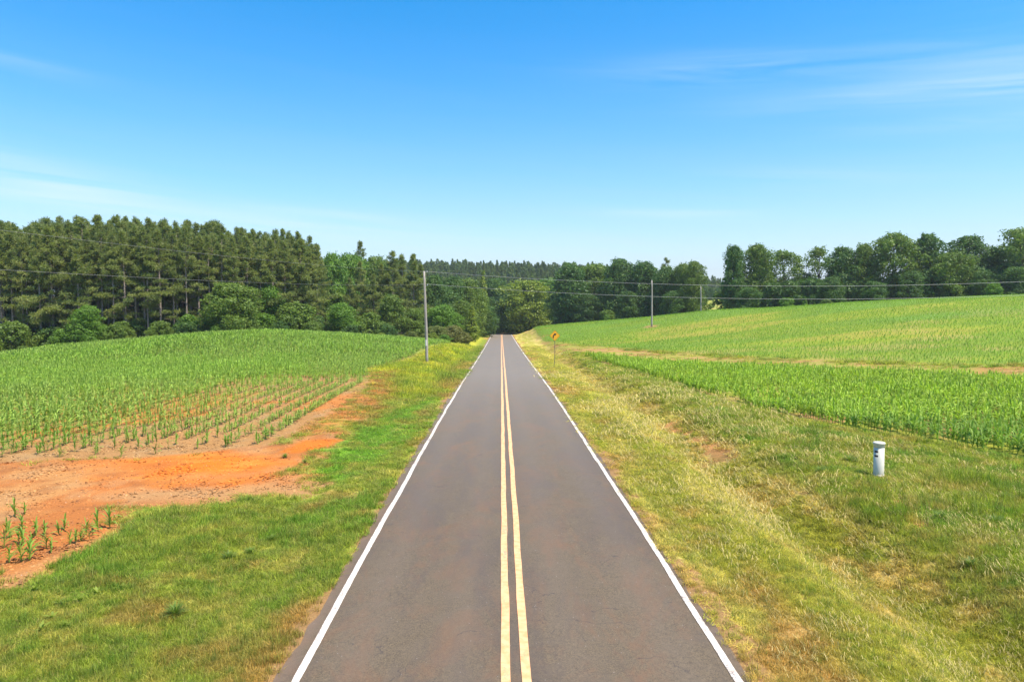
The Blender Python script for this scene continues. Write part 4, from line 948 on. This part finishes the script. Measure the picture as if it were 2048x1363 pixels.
xd,yd=ground_at(1401,168);td=topof(1401,573,(xd,yd));pole('slim wooden pole half hidden behind the crest, right of the other field pole',xd,yd,float(td[2]-float(terr(xd,yd))),r0=.2,full=False)
def wire(label,pts3,name='overhead_wire'):
    """catenary-like spans through measured points"""
    m=MB();P=[]
    for a,b,sag in pts3:
        a=np.array(a);b=np.array(b)
        for i in range(24):
            t=i/23;p=a*(1-t)+b*t;p[2]-=sag*4*t*(1-t);P.append(p)
    Q=[P[0]]
    for p in P[1:]:
        if np.linalg.norm(p-Q[-1])>.05:Q.append(p)
    m.tube(Q,[0.0045 if q[0]<pa[0]-.2 else .015 for q in Q],5);return tag(ob(name,m.mesh(name,M_WIRE,True)),label,'wire','overhead wires on the utility pole')
for (dz,v0,v1,v2,v3,lab) in ((.05,460,515,566,563,'upper of the two overhead wires crossing the whole view'),(1.37,539,562,589,590,'lower of the two overhead wires crossing the whole view')):
    top=np.array([pa[0]+float(ta[0]-pa[0])*.9+.33,pa[1],za+ha-dz]);top2=top
    pl=at(0,v0,23.5);   # on the left span
    dirl=(pl-top);k=1.42;ml=at(512,v1,39.5)
    # choose the far end so that the sagging span passes the measured point
    end=top+dirl*k;tm_=1/k;sag=.55;end[2]=(pl[2]+sag*4*tm_*(1-tm_)-top[2]*(1-tm_))/tm_
    pr_=at(2048,v3,67.5);kk=1.42;endr=top+(pr_-top)*kk;tt_=1/kk
    pm=at(1450,v2+(4 if dz<1 else 7),68.7);tm2=abs((pm[0]-top[0])/(endr[0]-top[0]))
    # solve sag and end height from the two measured points
    a1=tt_;a2=tm2;Mx=np.array([[a1,-4*a1*(1-a1)],[a2,-4*a2*(1-a2)]]);sol=np.linalg.solve(Mx,np.array([pr_[2]-top[2]*(1-a1),pm[2]-top[2]*(1-a2)]))
    endr[2]=sol[0];print('wire',sol,end)
    wire(lab,[(end,top,sag),(top,endr,float(sol[1]))])
# ---------- warning sign
ps=g(1109.5,731);tsn=topof(1110,660,ps);zs_=float(terr(*ps));hs_=float(tsn[2]-zs_)
sg=ob('curve_warning_sign',None,None,(ps[0],ps[1],zs_));tag(sg,'yellow diamond warning sign with a black right curve arrow on a thin post','road sign');sg.rotation_euler=(0,0,.03)
hw=.585;cz=hs_-hw
b=MB();u_=[(-.03,-.012),(-.018,-.012),(-.012,.012),(.012,.012),(.018,-.012),(.03,-.012),(.03,-.004),(.02,.022),(-.02,.022),(-.03,-.004)]
n_=len(u_);V=[(x,y,z) for z in(-.4,hs_-.25) for x,y in u_];b.add(V,[(i,(i+1)%n_,n_+(i+1)%n_,n_+i) for i in range(n_)]);ob('post',b.mesh('post',M_POST),sg)
def plate(name,poly,y0,th,mat,parent):
    n=len(poly);V=[(x,y0,z) for x,z in poly]+[(x,y0+th,z) for x,z in poly];F_=[tuple(range(n)),tuple(range(2*n-1,n-1,-1))]+[(i,i+n,(i+1)%n+n,(i+1)%n) for i in range(n)]
    me=bpy.data.meshes.new(name);me.from_pydata(V,[],F_);me.update();me.materials.append(mat);return ob(name,me,parent)
def rdiamond(s,cz,r=.09):
    P=[]
    for i in range(4):
        a=i*math.pi/2;c=np.array([math.cos(a),math.sin(a)])*(s-r*1.414)
        for q in range(5):
            b_=a-math.pi/4+q*math.pi/8;P.append((c[0]+r*math.cos(b_),cz+c[1]+r*math.sin(b_)))
    return P
pn=plate('sign_panel',rdiamond(hw,cz),-.030,.006,M_SIGN,sg)
# thin black border as a ring set 2 mm proud
o_=rdiamond(hw-.035,cz,.07);i_=rdiamond(hw-.058,cz,.06);n=len(o_)
me=bpy.data.meshes.new('border');me.from_pydata([(x,-.0325,z) for x,z in o_+i_],[],[(k,(k+1)%n,n+(k+1)%n,n+k) for k in range(n)]);me.update();me.materials.append(M_BLACK);ob('border',me,pn)
# arrow: stem rising from the lower left, bending right into a head pointing up-right
cl=[(-.17,-.27),(-.17,-.10)]+[(-.17+.22*(1-math.cos(t)),-.10+.22*math.sin(t)*1.05) for t in np.linspace(.12,1.15,9)]
Lf=[];Rt=[]
for k,(x_,z_) in enumerate(cl):
    x1,z1=cl[min(k+1,len(cl)-1)];x0,z0=cl[max(k-1,0)];dx_,dz_=x1-x0,z1-z0;l_=math.hypot(dx_,dz_);nx_,nz_=-dz_/l_,dx_/l_
    Lf.append((x_+nx_*.062,z_+nz_*.062));Rt.append((x_-nx_*.062,z_-nz_*.062))
x0,z0=cl[-2];x1,z1=cl[-1];l_=math.hypot(x1-x0,z1-z0);dx_,dz_=(x1-x0)/l_,(z1-z0)/l_
dx_,dz_=math.cos(.42),math.sin(.42)
hd=[(x1-dz_*.15,z1+dx_*.15),(x1+dx_*.25,z1+dz_*.25),(x1+dz_*.15,z1-dx_*.15)]
V=[(x,-.0335,z+cz) for x,z in Lf+Rt];n=len(Lf);F_=[(k,k+1,n+k+1,n+k) for k in range(n-1)]
V+= [(x,-.0335,z+cz) for x,z in hd];F_.append((2*n,2*n+1,2*n+2))
me=bpy.data.meshes.new('arrow');me.from_pydata(V,[],F_);me.update();me.materials.append(M_BLACK);ob('arrow',me,pn)
for zb in(cz-.35,cz+.3):
    b=MB();b.tube([(0,-.036,zb),(0,.03,zb)],[.014,.014],8);ob('bolt',b.mesh('bolt',M_GALV),sg)
# ---------- white marker post
pm_=g(1757,955);zm=float(terr(*pm_));tm_=topof(1757,883,pm_);hm=float(tm_[2]-zm)
mk=ob('cable_marker_post',None,None,(pm_[0],pm_[1],zm));tag(mk,'round white plastic utility marker post with domed cap standing in the right verge','utility marker');mk.rotation_euler=(.01,-.012,0)
R0=.150;R1=.157
b=MB();b.tube([(0,0,.10),(0,0,.16),(0,0,hm-.14)],[R0,R0,R0],40);ob('tube',b.mesh('tube',M_WHITE,True),mk)
b=MB();b.tube([(0,0,-.2),(0,0,.135),(0,0,.139),(0,0,.14)],[R0+.004,R0+.004,R0,R0*.97],40,cap=True);ob('base_sleeve',b.mesh('base_sleeve',M_DIRTY,True),mk)
b=MB();b.tube([(0,0,hm-.15),(0,0,hm-.148),(0,0,hm-.09),(0,0,hm-.07),(0,0,hm-.065),(0,0,hm-.02),(0,0,hm-.008),(0,0,hm)],[R1-.01,R1,R1,R1,R1+.016,R1+.016,R1+.006,R1-.03],40);ob('cap',b.mesh('cap',M_WHITE,True),mk)
for z0_,z1_ in((.72,.775),(.60,.655)):
    b=MB();aa=np.linspace(math.radians(188),math.radians(232),9)
    V=[(( R0+.003)*math.cos(q),(R0+.003)*math.sin(q),zz) for zz in(hm*z0_-.0,hm*z1_) for q in aa];b.add(V,[(i,i+1,9+i+1,9+i) for i in range(8)])
    ob('label_stripe',b.mesh('label_stripe',M_LABEL,True),mk)
for z_ in(.05,.09):
    b=MB();b.tube([(-R0*.5,-R0*.9,z_),(-R0*.5,-R0*1.06,z_)],[.012,.012],8);ob('screw',b.mesh('screw',M_GALV),mk)

# ---------- air: one even volume round the camera and the land, sky outside
z1=75.
V=[(x,y,z) for z in(-14.,z1) for x,y in((-3600,-100),(3600,-100),(3600,4700),(-3600,4700))]
hm_=newmat('haze_air')
t=hm_[1];t.nodes.remove(hm_[2]);pv=t.nodes.new('ShaderNodeVolumePrincipled');pv.inputs['Color'].default_value=(.93,.96,1,1);pv.inputs['Density'].default_value=.00018;pv.inputs['Anisotropy'].default_value=.2
t.links.new(pv.outputs[0],hm_[3].inputs['Volume'])
me=bpy.data.meshes.new('haze');me.from_pydata(V,[],[(3,2,1,0),(4,5,6,7),(0,1,5,4),(1,2,6,5),(2,3,7,6),(3,0,4,7)]);me.update();me.materials.append(hm_[0])
tag(ob('haze',me),'thin bluish air softening the far woods','haze',kind='stuff')
SC.cycles.volume_bounces=0
